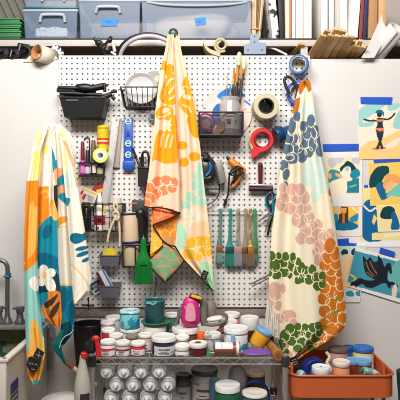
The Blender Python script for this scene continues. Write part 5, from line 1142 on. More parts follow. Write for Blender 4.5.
arch = [('p', [(332,206),(358.6,205),(358.6,229),(333,229.4)], (248,198,80)), ('b', [(333,224),(340,219),(352,222),(358.5,226),(352,230),(335,230)], (20,110,150)), ('b', [(333,216),(337,213),(338,220),(333,223)], (40,140,170)), ('b', [(350,218),(356,214),(358.6,214),(357,221),(350,222)], (40,140,170)), ('p', [(339,206),(348,206),(348.6,223),(338.6,223)], (70,60,50)), ('p', [(336.6,206),(341,206),(340.6,214),(336,214)], (244,190,150)), ('p', [(341,208),(346.6,208),(346,213),(341.4,213)], (246,170,60)), ('s', [(343.6,213),(343.6,222)], 2.4, (220,120,50)), ('s', [(351,206),(357,212)], 2, (252,226,150))]
sheet_print('art_print', 'print with a dark archway and blue pool on yellow, below the swan-white woman', [(329,204.8),(362.4,203.6),(362.4,236.4),(330,236.8)], -.0026, PW, arch)
duo = [('p', [(335,245),(366,246),(366,300),(337,300)], (206,224,214)), ('b', [(341,252),(344,249),(348,251),(347,255),(342,255)], DK), ('b', [(342,256),(348,255),(350,262),(348,272),(349,284),(345,290),(341,284),(340,268)], (246,206,160)), ('b', [(351.4,251),(355,248),(358.4,251),(356,255),(352,255)], DK), ('b', [(350,257),(356,255.6),(357,262),(353,276),(348.6,284),(348,272)], (244,190,140)), ('s', [(351,282),(355,279),(358,284),(354,289),(350,286)], 1.8, SY), ('p', [(336,291),(366,291),(366,300),(337,300)], (236,232,222)), ('b', [(346,292),(352,291),(354,296),(347,296)], (50,150,180)), ('b', [(339,292),(344,294),(341,298)], (60,120,140)), ('b', [(356,292),(360,291),(360,296),(356,295)], (60,150,170))]
sheet_print('art_print', 'tall pale print of two dark-haired figures, left of the winged horse', [(334,243),(367,245),(360,302.4),(343,302.6)], -.0055, PW, duo)
horse = [('p', [(352,250),(402,262.6),(402,299),(344,283)], (66,148,166)), ('b', [(388,274),(396,262),(402,263),(402,292),(392,286)], (110,180,176)),
 ('s', [(347,282.6),(352,285),(353.6,280)], 2.6, (226,200,60)), ('b', [(349,275),(354,272),(356,277),(353,283),(347,281)], (60,144,160)), ('s', [(350.5,274.5),(355,278),(353,282)], 1.6, (226,200,60)),
 ('b', [(356,280),(360,278),(366,280),(374,280),(378,274),(384,268),(387,263.6),(390,263),(391.4,266),(392,272.6),(390,274),(388.6,270.6),(387.6,275),(388,281),(393,282),(398,285.6),(397,288),(392,285),(390,288.4),(388,287),(385,283),(376,286.4),(372,288),(366,287),(362,284),(356,287.4),(354.6,285.6),(350,286),(352,282)], (28,32,40)),
 ('b', [(374,279),(367,275),(364,268),(363,256),(367,260),(370,257),(374,262),(378,261),(380,268),(379,276)], (34,38,46)), ('b', [(378,275),(378,262),(378,255),(382,260),(384,266),(386,269),(382,276)], (28,32,40)),
 ('s', [(366,262),(369,270),(374,276)], .7, (176,120,70)), ('s', [(370,261),(373,268),(377,274)], .7, (176,120,70)), ('s', [(367,272),(372,277)], .7, (176,120,70)), ('b', [(392,290),(395,284),(397,287),(396,296),(392,296)], (240,214,196))]
sheet_print('art_print', 'tilted print of a black winged horse on blue-green, taped at its top', [(355.6,247.4),(402,260.4),(402,303.6),(346.4,286.2)], -.0085, PW, horse)
tape('topmost blue tape strip, above the surfing print', [(360.4,97),(392.6,97.2),(391.4,104.4),(360.8,104)], -.0062)
tape('longest blue tape strip, above the white-bodied woman print', [(322.6,144.2),(358.8,143.8),(358.8,151),(323.4,151.6)], -.0062)
tape('blue tape strip between the surfing print and the yellow one', [(373.4,159.4),(402,158.6),(402,161.4),(374,163.2)], -.0068)
tape('blue tape strip above the two-figure print', [(335.4,239.4),(348.6,238.2),(349,243),(356.8,243.4),(356,245.6),(335.6,245.8)], -.0072)
tape('short tilted blue tape strip holding up the winged horse', [(380.6,247.4),(395.2,252),(394.2,257.2),(379,252.4)], -.0105)

# ---------------------------------------------------------------- utility sink
TUBW = mat((206, 196, 184), .5, var=.06, vscale=12)
sk = thing('utility_sink', 'cream laundry sink with a stained bowl at the left edge', 'sink', (-1.05, -.33, 0))
xr = -.736; xl = -1.36; yf = -.61; yb_ = -.05; zr = .852; zbt = .50; th = .014
b = MB(); b.box(((xl+xr)/2, yf+th/2, (zr+zbt)/2), (xr-xl, th, zr-zbt), bev=.004); b.box(((xl+xr)/2, yb_-th/2, (zr+zbt)/2), (xr-xl, th, zr-zbt)); b.box((xl+th/2, (yf+yb_)/2, (zr+zbt)/2), (th, yb_-yf-2*th, zr-zbt))
b.box((xr-th/2, (yf+yb_)/2, (zr+zbt)/2), (th, yb_-yf-2*th, zr-zbt)); b.build('tub_wall', TUBW, sk)
b = MB(); r_ = .02
for (p, q) in (((xl, yf+r_/2, zr), (xr, yf+r_/2, zr)), ((xl, yb_-r_/2, zr), (xr, yb_-r_/2, zr)), ((xr-r_/2+.004, yf, zr), (xr-r_/2+.004, yb_, zr)), ((xl+r_/2, yf, zr), (xl+r_/2, yb_, zr))): b.bar(p, q, r_+.008, .014, bev=.004)
b.build('rim', TUBW, sk)
STAIN = mat((128, 128, 96), .4, var=.6, vscale=22, spl=(44, 78, 76), spls=16, splt=.52)
b = MB(); i_ = th+.001
b.box(((xl+xr)/2, yb_-i_-.003, (zr+.56)/2-.01), (xr-xl-2*i_, .004, zr-.58)); b.box((xr-i_-.003, (yf+yb_)/2, (zr+.56)/2-.01), (.004, yb_-yf-2*i_-.01, zr-.58)); b.box((xl+i_+.003, (yf+yb_)/2, (zr+.56)/2-.01), (.004, yb_-yf-2*i_-.01, zr-.58)); b.box(((xl+xr)/2, (yf+yb_)/2, .57), (xr-xl-2*i_, yb_-yf-2*i_, .008))
b.build('stained_bowl', STAIN, sk)
b = MB(); b.box(((xl+xr)/2, yb_-.065, zr+.011), (xr-xl-.01, .085, .02), bev=.005); b.build('tap_deck', mat((128, 122, 112), .5, var=.25, vscale=30), sk)
b = MB()
for x in (xl+.05, xr-.05):
    for y in (yf+.05, yb_-.05): b.tube([(x, y, 0), (x, y, zbt)], .018, 12)
lg = b
for x in (xl+.05, xr-.05):
    for y in (yf+.05, yb_-.05): MB().tube([(x, y, 0), (x, y, zbt+.002)], .018, 12).build('leg', mat((190, 186, 180), .5), sk)
for q in ((xr+.0005, [(-.56, .70), (-.535, .745), (-.47, .745), (-.47, .70)], (34, 40, 110), 'blue_sticker'), (xr+.0005, [(-.56, .56), (-.56, .695), (-.47, .695), (-.47, .56)], (52, 50, 50), 'warning_sticker')):
    ys = [p[0] for p in q[1]]; zs = [p[1] for p in q[1]]
    MB().box((q[0], (min(ys)+max(ys))/2, (min(zs)+max(zs))/2), (.001, max(ys)-min(ys), max(zs)-min(zs))).build(q[3], mat(q[2], .5), sk)
b = MB()
for k in range(5): b.box((xr+.0012, -.515, .60+.02*k), (.0006, .07-.008*(k % 3), .006))
b.build('sticker_lettering', mat((186, 182, 176), .6), sk)
o = thing('gooseneck_tap', 'grey gooseneck tap with a blue ring on the sink', 'tap', W(7, 318, -.11))
GM = mat((120, 122, 124), .35, .7, var=.15); zd = zr+.0212; Yt = -.115
x7 = W(7.4, 0, Yt).x
b = MB(); b.tube([Vector((x7, Yt, zd+.03)), W(7.4, 290, Yt), W(7.6, 276, Yt)]+pcurve([(7.6, 275), (7.2, 266), (3.5, 261.2), (-2, 260.5), (-8, 264), (-10, 272)], Yt, 5), .0105, 14); b.build('spout', GM, o)
b = MB(); b.rev((x7, Yt, zd), (0,0,1), [(0, .022), (.004, .024), (.02, .02), (.03, .014), (.05, .012)], 22); b.build('tap_base', GM, o)
b = MB(); b.torus(W(7.6, 276.4, Yt), (0, 0, 1), .0125, .006); b.tube([W(9, 275, Yt-.012), W(11, 273.4, Yt-.014)], .004, 6); b.build('blue_ring', mat((28, 104, 140), .5), o)
for nm, px in (('grey cross-handled valve right of the gooseneck tap', 20), ('grey valve stump at the far left edge of the sink', -1)):
    o = thing('tap_valve', nm, 'tap', (W(px, 0, Yt).x, Yt, zd))
    x_ = W(px, 0, Yt).x; MB().rev((x_, Yt, zd), (0,0,1), [(0, .026), (.01, .026), (.022, .018), (.05, .014), (.055, .02), (.07, .018), (.075, .006)], 20).build('valve_body', GM, o)
    zc = zd+.073; b = MB(); b.tube([(x_-.026, Yt, zc), (x_+.026, Yt, zc+.004)], [.006, .0075, ][:2], 10); b.tube([(x_, Yt-.026, zc), (x_, Yt+.026, zc)], .006, 10); b.ell((x_+.028, Yt, zc+.004), (.009, .008, .008)); b.ell((x_-.026, Yt, zc), (.009, .008, .008)); b.build('cross_handle', GM, o)
o = thing('drain_pipe', 'grey waste pipe at the wall right of the sink', 'pipe', (W(49, 0, -.04).x, -.04, zr-.3))
b = MB(); b.tube([W(49, 370, -.035), W(49, 322, -.035), W(46, 318, -.035)], .013, 12); b.build('pipe', mat((150, 144, 138), .5), o)
b = MB(); b.cyl(W(47.5, 328, -.04), W(47.5, 322, -.04), .022); b.cyl(W(51.2, 338, -.04), W(51.2, 326, -.04), .009); b.build('pipe_collar', mat((168, 170, 172), .4, .3), o)

# ---------------------------------------------------------------- bucket and odd things by the sink
o = thing('bucket', 'black bucket hanging by its wire handle from the pegboard hook', 'bucket', W(88, 362, -.15))
Yb_ = -.155; s_ = S(Yb_); c = W(88, 323.5, Yb_); R_ = 15.2*s_; hb = 40*s_; kx = c.x
dn = Vector((.02, 0, -1)).normalized()
b = MB(); b.rev(c, dn, [(-.002, R_*.93), (-.003, R_*1.0), (0, R_*1.03), (.012, R_*1.02), (.014, R_*.985), (hb, R_*.82), (hb, R_*.2), (hb-.004, R_*.78), (.02, R_*.94), (-.002, R_*.93)], 40, cap=False)
b.rev(c+dn*hb, dn, [(-.003, R_*.8), (0, R_*.8)], 40); b.build('bucket_body', mat((26, 24, 25), .4), o)
b = MB(); b.tube(pcurve([(73.4, 326, Yb_), (77, 318, -.165), (84, 311, -.172), (88.3, 308.4, -.172), (92.6, 311, -.172), (99.4, 318, -.165), (102.6, 326, Yb_)], Yb_, 5), .0018, 6); b.build('wire_handle', mat((110, 106, 102), .4, .6), o)
o = thing('stained_stick', 'paint-stained wooden stick slanting behind the spray bottle', 'stick', W(70, 366, -.3))
b = MB(); p0 = W(64.5, 361.2, -.36); p1 = W(96, 385, -.30); b.tube([p0, p0.lerp(p1, .1), p0.lerp(p1, .5), p1], [.007, .009, .009, .008], 12); b.build('stick', mat((206, 168, 150), .7, var=.15, vscale=40), o)
b = MB(); d = (p1-p0).normalized(); b.rev(p0-d*.003, d, [(0, .006), (.004, .0085), (.03, .0105), (.05, .0098)], 14); b.build('stained_end', mat((116, 70, 46), .6, var=.2), o)
o = thing('trash_pail', 'pale lidded pail low between the sink and the rack', 'pail', W(62, 460, -.3)+Vector((0, 0, -.29)))
c = W(62, 398.5, -.3); zp = c.z; MB().rev((c.x, -.3, 0), (0,0,1), [(0, .075), (.005, .08), (zp-.02, .088), (zp-.02, .02)], 30).build('pail_body', mat((206, 202, 198), .5), o)
MB().rev((c.x, -.3, zp-.021), (0,0,1), [(0, .091), (.01, .092), (.02, .088), (.026, .06), (.027, .0)], 30, cap=False).build('lid', mat((214, 210, 206), .5), o)
ZS = .815                                         # top of the wire shelf
RX0, RX1, RY0, RY1 = -.443, .349, -.445, -.075
o = thing('spray_bottle', 'white spray bottle with a red collar hung on the rack corner', 'spray bottle', W(84, 405, -.48))
Ysb = -.50; s_ = S(Ysb); x_ = W(82.6, 0, Ysb).x
b = MB(); z0 = W(0, 410, Ysb).z; prof = [(410, 7.8), (408.5, 8.4), (386, 8.2), (379, 7.2), (371, 5.4), (363, 3.6), (358, 2.9), (355.5, 2.8)]
b.rev((x_, Ysb, z0), (0,0,1), [((410-y)*s_, r_*s_) for y, r_ in prof], 28); b.build('bottle_body', mat((186, 180, 168), .35, alpha=.92), o)
b = MB(); b.rev((x_+.006, Ysb, W(0, 357.5, Ysb).z), (0,0,1), [(0, .0135), (.002, .0145), (.018, .0138), (.021, .011)], 22); b.build('red_collar', mat((206, 30, 36), .4), o)
b = MB(); b.box((x_+.024, Ysb, W(0, 346.5, Ysb).z), (.03, .022, .034), bev=.006); b.bar((x_+.010, Ysb, W(0, 351, Ysb).z), (x_+.042, Ysb, W(0, 338.5, Ysb).z), .02, .017, bev=.005); b.build('spray_head', mat((28, 27, 28), .4), o)
b = MB(); b.tube(pcurve([(95.6, 338.4), (97, 343), (98.4, 350), (98.6, 356.5)], Ysb-.004, 5), [.0085]*6+[.0095]*5+[.011]*5, 12); b.ell(W(95.8, 338.6, Ysb-.004), (.016, .011, .013)); b.build('trigger', mat((206, 30, 38), .35), o)
b = MB(); band(b, (x_, Ysb, z0), 8.35*s_+.0008, .04, .075, 70, 30); b.build('dark_label', mat((46, 44, 44), .5), o)

# ---------------------------------------------------------------- wire rack
rk = thing('wire_rack', 'chrome wire rack crowded with paint jars under the pegboard', 'rack', ((RX0+RX1)/2, (RY0+RY1)/2, 0))
RM = mat((200, 196, 190), .3, .8, var=.15, vscale=40)
for x in (RX0, RX1):
    for y in (RY0, RY1): MB().tube([(x, y, 0), (x, y, ZS+.012)], .0125, 16).build('post', RM, rk)
for zz in (ZS, .555):
    b = MB(); zl = zz-.028
    for z_ in (zz-.003, zl): b.tube([(RX0, RY0, z_), (RX1, RY0, z_), (RX1, RY1, z_), (RX0, RY1, z_)], .0034, 8, True)
    for (p, q, n) in (((RX0, RY0), (RX1, RY0), 30), ((RX1, RY0), (RX1, RY1), 14), ((RX0, RY0), (RX0, RY1), 14), ((RX0, RY1), (RX1, RY1), 30)):
        pts = []
        for k in range(n+1):
            f = k/n; pts.append((p[0]+(q[0]-p[0])*f, p[1]+(q[1]-p[1])*f, zz-.005 if k % 2 else zl+.001))
        b.tube(pts, .0022, 6)
    b.build('shelf_frame', RM, rk)
    b = MB(); n = 34
    for k in range(1, n): b.tube([(RX0+(RX1-RX0)*k/n, RY0, zz-.0022), (RX0+(RX1-RX0)*k/n, RY1, zz-.0022)], .0021, 6)
    for y in (-.15, -.26, -.36): b.tube([(RX0, y, zz-.0066), (RX1, y, zz-.0066)], .003, 6)
    b.build('shelf_wires', RM, rk)
    for x in (RX0, RX1):
        for y in (RY0, RY1): MB().rev((x, y, zz-.036), (0,0,1), [(0, .0145), (.004, .018), (.036, .018), (.042, .015)], 18).build('corner_collar', mat((46, 44, 44), .45), rk)
# ---------------------------------------------------------------- jars
LIDW = mat((232, 228, 222), .45, var=.04); LABW = (228, 222, 216)
def lidm(c=(232, 228, 222), spl=None, t=.62, sc=40.): return mat(c, .45, var=.04, spl=spl, spls=sc, splt=t)
def jar(label, px, ytop, w, Y, body, lid, lab=None, zb=None, lidh=.0135, name='paint_jar', cat='jar', group='paint jars on the top of the wire rack', text=True, labz=(.1, .84), labdeg=135, az=0, band2=None, lidw=1.0):
    zb = ZS+.0004 if zb is None else zb
    s_ = S(Y); R_ = w/2*s_; zt = CZ+(HY-ytop)*s_; h = zt-zb; c = W(px, 0, Y)
    o = thing(name, label, cat, (c.x, Y, zb), group); p = (c.x, Y, zb); rb = R_*.965/max(1., lidw)
    MB().rev(p, (0,0,1), [(0, rb*.88), (.003, rb*.97), (.007, rb), (h-lidh-.012, rb), (h-lidh-.004, rb*.92), (h-lidh+.002, rb*.88)], 32).build('body', body, o)
    b = MB(); b.rev((p[0], p[1], zb+h-lidh), (0,0,1), [(0, R_*.97), (.0015, R_), (lidh-.004, R_), (lidh-.0012, R_*.97), (lidh, R_*.9), (lidh-.0016, R_*.84), (lidh-.0018, 0)], 36, cap=False)
    b.rev((p[0], p[1], zb+h-lidh+.0005), (0,0,1), [(0, R_*.97), (0, 0.0)], 36, cap=False); b.build('lid', lid, o)
    if lab:
        hb = h-lidh-.012; b = MB(); band(b, p, rb+.0006, hb*labz[0], hb*labz[1], labdeg, az); lo = b.build('label', lab if not isinstance(lab, tuple) else mat(lab, .55), o)
        if band2:
            b = MB(); band(b, p, rb+.0011, hb*(labz[0]+(labz[1]-labz[0])*band2[1]), hb*(labz[0]+(labz[1]-labz[0])*band2[2]), labdeg, az); b.build('colour_band', mat(band2[0], .5), lo)
        if text:
            b = MB(); H = (labz[1]-labz[0])*hb
            for k, (q, d_) in enumerate(((.62, 56), (.42, 34), (.27, 60), (.14, 44))): band(b, p, rb+.0014, hb*labz[0]+H*q, hb*labz[0]+H*(q+(.12 if k == 0 else .05)), d_, az-8)
            b.build('lettering', mat((84, 76, 78), .6), lo)
    return o
RED = mat((188, 32, 44), .35); WHB = mat((226, 216, 212), .4)
jar('white-lidded jar with a red drip on its label, first of the front row', 108, 340, 15.4, -.41, WHB, lidm(spl=(200, 190, 184)), LABW, band2=((196, 40, 46), .8, 1.1))
jar('jar with a dark red stripe under its lid, second of the front row', 123, 341, 14.6, -.41, mat((200, 176, 172), .4), lidm((228, 222, 218)), LABW, band2=((120, 26, 34), .82, 1.12))
jar('jar with a pinkish-red base, third of the front row', 138.2, 341.5, 15, -.41, mat((204, 50, 66), .4), lidm(), LABW, labz=(.2, .95))
jar('biggest front-row jar, navy with a white ribbed lid and pale label', 163.8, 335.2, 24.6, -.395, mat((40, 44, 66), .3), lidm(spl=(214, 206, 196)), mat((206, 204, 206), .55, spl=(150, 150, 160), spls=30, splt=.6), labz=(.1, .92), labdeg=125, az=14, lidh=.02)
jar('small white jar between the navy jar and the maroon jar', 182.2, 344.4, 15, -.41, WHB, lidm(), (214, 212, 214), labz=(.15, .8), lidh=.02)
o = jar('maroon-filled jar whose white lid has a dark red spot', 198, 342, 18.6, -.405, mat((92, 24, 36), .12, coat=.6), lidm(spl=None), None, lidh=.018)
b = MB(); q = W(198, 0, -.405); zt = CZ+(HY-342)*S(-.405); b.rev((q.x, -.405, zt-.0019), (0,0,1), [(0, .014), (.0012, .013)], 18); b.build('dark_red_spot', mat((100, 30, 30), .4), o)
o = thing('green_card', 'bright green scrap wedged right of the maroon jar', 'card', (W(209, 0, -.43).x, -.43, ZS+.0005))
MB().pprism([(206.6, 357), (207.4, 352), (209.6, 349), (209.4, 357)], -.436, .006).build('card', mat((30, 160, 60), .5), o)
jar('white-lidded jar behind the second and third front jars, pinkish label', 145.6, 333.4, 15, -.335, mat((206, 168, 166), .4), lidm(spl=(220, 190, 186)), LABW)
jar('short jar with a dull brown lid, behind the red-striped jar', 132, 334.5, 13, -.345, mat((150, 140, 128), .5), lidm((134, 126, 112)), LABW)
jar('white-lidded jar with a dark smear, behind the first front jars', 116, 334, 15, -.33, mat((214, 206, 200), .4), lidm((228, 224, 216), (60, 74, 54), .6, 24), LABW)
jar('red jar under a white lid, at the left end of the second row', 108.4, 328.6, 14, -.29, RED, lidm(spl=(196, 60, 70), t=.68), None)
jar('jar with a magenta-stained white lid at the left of the back rows', 108, 321, 15, -.215, mat((214, 200, 204), .4), lidm((230, 222, 222), (196, 60, 130), .62, 26), LABW)
jar('tallest white-lidded jar at the back left, behind the stained lids', 114, 316.2, 17, -.15, mat((220, 214, 210), .4), lidm((226, 222, 218)), LABW)
BT = mat((206, 220, 220), .4, spl=(34, 156, 176), spls=26, splt=.5)
o = jar('wide white jar supporting the teal-splashed tub', 130.5, 327.6, 21, -.225, mat((214, 208, 200), .4), lidm((226, 222, 214), (120, 190, 190), .64, 30), None)
zt1 = CZ+(HY-327.6)*S(-.225)
jar('clear tub streaked with turquoise paint, standing on a white jar', 130, 309.6, 20.4, -.225, mat((120, 196, 204), .35, spl=(30, 140, 160), spls=24, splt=.5), lidm((196, 220, 222), (60, 170, 186), .56, 30), None, zb=zt1+.0004, lidh=.012, name='paint_tub', cat='tub')
jar('low white tub with a smeared lid, under the green plate', 155, 324.6, 23, -.225, mat((222, 216, 208), .4), lidm((228, 224, 214)), None, name='paint_tub', cat='tub', lidh=.03)
zt2 = CZ+(HY-324.6)*S(-.225)+.0004
o = thing('plastic_plate', 'large green plate lying under the dark teal cup', 'plate', (W(155.5, 0, -.225).x, -.225, zt2))
q = W(155.5, 0, -.225); sg = S(-.225)
MB().rev((q.x, -.225, zt2), (0,0,1), [(0, 12*sg), (.004, 12.6*sg), (.012, 14.2*sg), (.016, 14.6*sg), (.018, 14.2*sg), (.012, 12.6*sg), (.011, 0)], 40, cap=False).build('plate_dish', mat((54, 112, 88), .4, spl=(116, 150, 96), spls=20, splt=.6), o)
zt3 = zt2+.0115
MB().rev((q.x, -.225, zt2+.0005), (0,0,1), [(0, 12*sg), (0, 0)], 40, cap=False).build('underside', mat((54, 112, 88), .4), o)
o = thing('teal_cup', 'dark teal paint cup on the green plate', 'cup', (W(154.6, 0, -.225).x, -.225, zt3+.0004))
q = W(154.8, 0, -.225); zc = CZ+(HY-299.6)*sg; hc = zc-zt3
MB().rev((q.x, -.225, zt3+.0006), (0,0,1), [(0, 9*sg), (.003, 9.6*sg), (hc*.85, 10.3*sg), (hc-.002, 10.5*sg), (hc, 10.2*sg), (hc-.003, 9.8*sg), (hc-.03, 9.5*sg), (hc-.031, 0)], 34, cap=False).build('cup_body', mat((30, 74, 80), .35, spl=(46, 104, 106), spls=18, splt=.56), o)
b = MB(); b.torus((q.x, -.225, zt3+hc), (0,0,1), 10.25*sg, .0022, 34, 8); b.build('rim', mat((70, 140, 140), .4), o)
b = MB(); b.pprism([(146.2, 302), (149.5, 301.6), (152.8, 303.6), (157, 301.4), (157, 303), (153, 305.6), (149, 303.6), (146.2, 304)], -.2745, .002); b.build('pale_drip', mat((110, 180, 176), .4), o)
jar('white-lidded green jar behind the dark teal cup', 172, 313.4, 16, -.14, mat((56, 110, 84), .4), lidm((222, 220, 214)), None)
zt4 = CZ+(HY-326.4)*S(-.25)
jar('wide jar with a maroon-stained white lid, under the pink respirator', 185.4, 326.4, 27, -.25, mat((120, 62, 56), .4), lidm((230, 222, 216), (150, 60, 56), .63, 22), None, lidh=.024)
jar('low jar with a green dab on its lid, behind the small white jar', 182, 336, 15, -.34, mat((206, 198, 190), .4), lidm((228, 226, 220), (110, 180, 70), .6, 18), LABW)
o = jar('small bottle with a square orange cap behind the maroon jar', 201, 331.8, 8.2, -.335, mat((196, 90, 30), .4), mat((228, 104, 30), .45), None, lidh=.036, name='paint_bottle', cat='bottle')
jar('mottled silver-grey jar right of the orange cap', 212.4, 332.6, 17.5, -.33, mat((176, 174, 172), .4, spl=(120, 124, 126), spls=34, splt=.52), lidm((222, 222, 220), (150, 150, 150), .58, 30), None, lidh=.02)
jar('slim grey jar under a dark red-brown lid', 222, 329.4, 11, -.27, mat((150, 142, 136), .4), lidm((110, 58, 50)), None, lidh=.012)
jar('largest white jar with blue-green drips, near the right of the rack', 236, 326.6, 24.6, -.345, mat((216, 216, 216), .4, spl=(30, 140, 166), spls=17, splt=.57), lidm((230, 228, 226), (70, 170, 190), .66, 20), None, lidh=.022, name='paint_tub', cat='tub')
jar('pink-filled jar with a white lid at the back, right of the respirator', 231.5, 312.6, 17, -.13, mat((232, 120, 154), .4), lidm((226, 222, 220)), None, lidh=.02)
jar('low white-lidded jar in front of the pink-filled one', 228, 320, 19, -.20, mat((210, 200, 196), .4), lidm((224, 220, 216)), None, lidh=.02)
jar('dark jar with a thick white lid at the right back of the rack', 249.6, 316.4, 18.4, -.19, mat((58, 34, 34), .25, spl=(150, 40, 36), spls=30, splt=.6), lidm((226, 224, 220)), None, lidh=.055)
# lying and leaning things on the rack
o = thing('brown_tube', 'brown jar lying on its side at the front of the rack', 'jar', W(226, 357, -.42))
R_ = .0255; zc = ZS+R_+.0006; p0 = Vector((W(214.5, 0, -.412).x, -.412, zc)); p1 = Vector((W(236, 0, -.412).x, -.412, zc))
MB().rev(p0, p1-p0, [(0, R_*.85), (.003, R_), ((p1-p0).length, R_)], 28, ref=(0, 0, 1)).build('body', mat((140, 70, 46), .35), o)
b = MB(); n = 14; vs = []; fs = []
for i in range(n+1):
    a = math.radians(12+i*(100)/n)             # upper wrap, facing the room
    for rr in (R_+.0008, R_+.0003):
        for f in (.03, .84): vs.append(p0+(p1-p0)*f+Vector((0, -math.cos(a)*rr, math.sin(a)*rr)))
for i in range(n): k = i*4; fs += [(k, k+1, k+5, k+4), (k+2, k+6, k+7, k+3), (k, k+4, k+6, k+2), (k+1, k+3, k+7, k+5)]
vs2 = vs
b.add([v for v in vs], fs)
b.build('label', mat((226, 220, 216), .5, spl=(190, 180, 176), spls=40, splt=.6), o)
MB().rev(p1, p1-p0, [(0, R_*1.0), (.001, R_*1.05), (.011, R_*1.05), (.012, R_*.95)], 28).build('cap', mat((232, 224, 212), .45), o)
o = thing('blue_nozzle', 'pale blue nozzle resting on the fallen brown jar', 'nozzle', W(233, 348, -.42))
b = MB(); b.cyl(Vector((W(233, 0, -.41).x, -.408, ZS+2*R_+.0012)), Vector((W(233, 0, -.41).x, -.408, ZS+2*R_+.03)), .009, .0075); b.build('nozzle', mat((116, 168, 214), .45), o)
o = thing('yellow_jar', 'yellow jar with a light blue lid tipped against the white tub', 'jar', W(257, 352, -.33))
pa = W(256.4, 349.0, -.33); pb = W(265, 334, -.335); ax = (pb-pa).normalized(); L = (pb-pa).length; R_ = 8.6*S(-.33)
pa.z = max(pa.z, ZS+R_*math.sqrt(1-ax.z**2)+.001); 
MB().rev(pa, ax, [(0, R_*.85), (.003, R_*.92), (.006, R_*.94), (L-.018, R_*.94), (L-.012, R_*.9)], 30).build('body', mat((222, 160, 36), .4), o)
MB().rev(pa+ax*(L-.014), ax, [(0, R_*.98), (.002, R_*1.02), (.013, R_*1.02), (.016, R_*.97), (.0165, R_*.8), (.0155, 0)], 30, cap=False).build('lid', mat((112, 168, 212), .45), o)
blob('purple_pouch', 'flat purple pouch lying at the front right of the rack', 'pouch', Vector((W(256.6, 0, -.40).x, -.40, ZS+.008)), (.056, .033, .012), mat((118, 74, 148), .45, var=.2, vscale=60), 6, .2, flatz=ZS+.0006)
o = thing('wooden_stamp', 'stubby brown wooden handle lying at the rack right corner', 'wooden tool', W(276, 360, -.42))
p0 = Vector((W(268.2, 0, -.30).x, -.30, ZS+.022)); p1 = W(278.6, 355.5, -.455); ax = p1-p0; L = ax.length
MB().rev(p0, ax, [(0, .012), (.006, .0165), (L*.5, .0175), (L*.75, .019), (L-.02, .0225), (L-.004, .0232), (L, .021), (L, 0)], 24, cap=False).build('handle', mat((168, 106, 52), .4, var=.15, vscale=40), o)
b = MB(); b.rev(p1, ax, [(-.0005, .012), (.0012, .011)], 20); b.build('end_ring', mat((140, 86, 42), .5), o)
b = MB(); b.rev(p0-ax.normalized()*.01, ax, [(0, .008), (.011, .0125)], 18); b.build('pale_tip', mat((214, 206, 196), .4), o)
o = thing('black_clip', 'black clip half hidden under the floral towel fringe', 'clip', (W(277, 0, -.2).x, -.2, ZS))
b = MB(); b.tube([Vector((W(268, 0, -.25).x, -.25, ZS+.012)), W(272, 337.5, -.24), W(279, 333.5, -.23)], .009, 8); b.tube([Vector((W(270, 0, -.22).x, -.22, ZS+.012)), W(276, 331, -.22)], .008, 8); b.build('clip', BLK, o)
# respirator
o = thing('respirator', 'pink and grey respirator mask sitting on the paint jars', 'respirator', W(193, 325, -.25))
Yq = -.26; PKM = mat((206, 34, 120), .4, spl=(226, 120, 168), spls=22, splt=.62); GYM = mat((112, 104, 94), .6, var=.15)
b = MB(); zz = lambda y: W(0, y, Yq).z
rows = [(297.5, 5), (300, 7), (305, 8.2), (312, 9.2), (319, 9.8), (323, 9), (325.4, 6)]
n = 28; vs = []; fs = []
for (y, r_) in rows:
    for k in range(n):
        a = 2*pi*k/n; vs.append((W(190.5+r_*math.copysign(abs(math.cos(a))**.8, math.cos(a)), 0, Yq).x, Yq+.034*math.sin(a)*(r_/9.8), zz(y)))
for i in range(len(rows)-1):
    for k in range(n): k2 = (k+1) % n; fs.append((i*n+k, i*n+k2, (i+1)*n+k2, (i+1)*n+k))
fs += [tuple(range(n)), tuple((len(rows)-1)*n+k for k in range(n))]
b.add(vs, fs); b.build('cartridge', PKM, o)
b = MB(); b.pprism(curve([(187.2, 305), (193.4, 305), (195.4, 314), (194.6, 320.6), (186.4, 320.6), (185.6, 314)], 5, True), -.302, .02); b.build('pale_panel', mat((222, 150, 166), .5, var=.2, vscale=40), o)
b = MB(); b.bar(W(189.4, 295, Yq-.01), W(202, 298.4, Yq-.01), .03, .016, bev=.004); b.build('top_housing', mat((130, 40, 60), .5), o)
b = MB(); b.bar(W(191.4, 295.6, Yq-.026), W(201.6, 298.4, Yq-.026), .004, .012, bev=.001); b.build('yellow_label', mat((226, 190, 30), .5), o)
b = MB(); b.tube(pcurve([(197, 299), (203, 302), (203.6, 312), (203.6, 320), (205, 324.6)], -.24, 5), .017, 12); b.tube(pcurve([(205, 324), (212, 325), (220, 323.6), (226, 320), (226.4, 315.6), (222, 313)], -.25, 6), .0075, 10)
b.tube(pcurve([(206, 302), (212, 305), (216, 311), (218.6, 315)], -.22, 5), .006, 10); b.tube(pcurve([(183, 306), (179, 310), (178, 318), (174, 327), (170, 331)], -.24, 5), .006, 10); b.build('strap', GYM, o)
b = MB(); b.ell(W(210.5, 309.5, -.21), (.03, .03, .045)); b.build('face_piece', mat((120, 110, 98), .6, var=.15), o)
b = MB(); b.ell(W(215, 318.6, -.235), (.043, .028, .012), rot_y(-8)); b.build('white_filter', mat((222, 220, 218), .7), o)
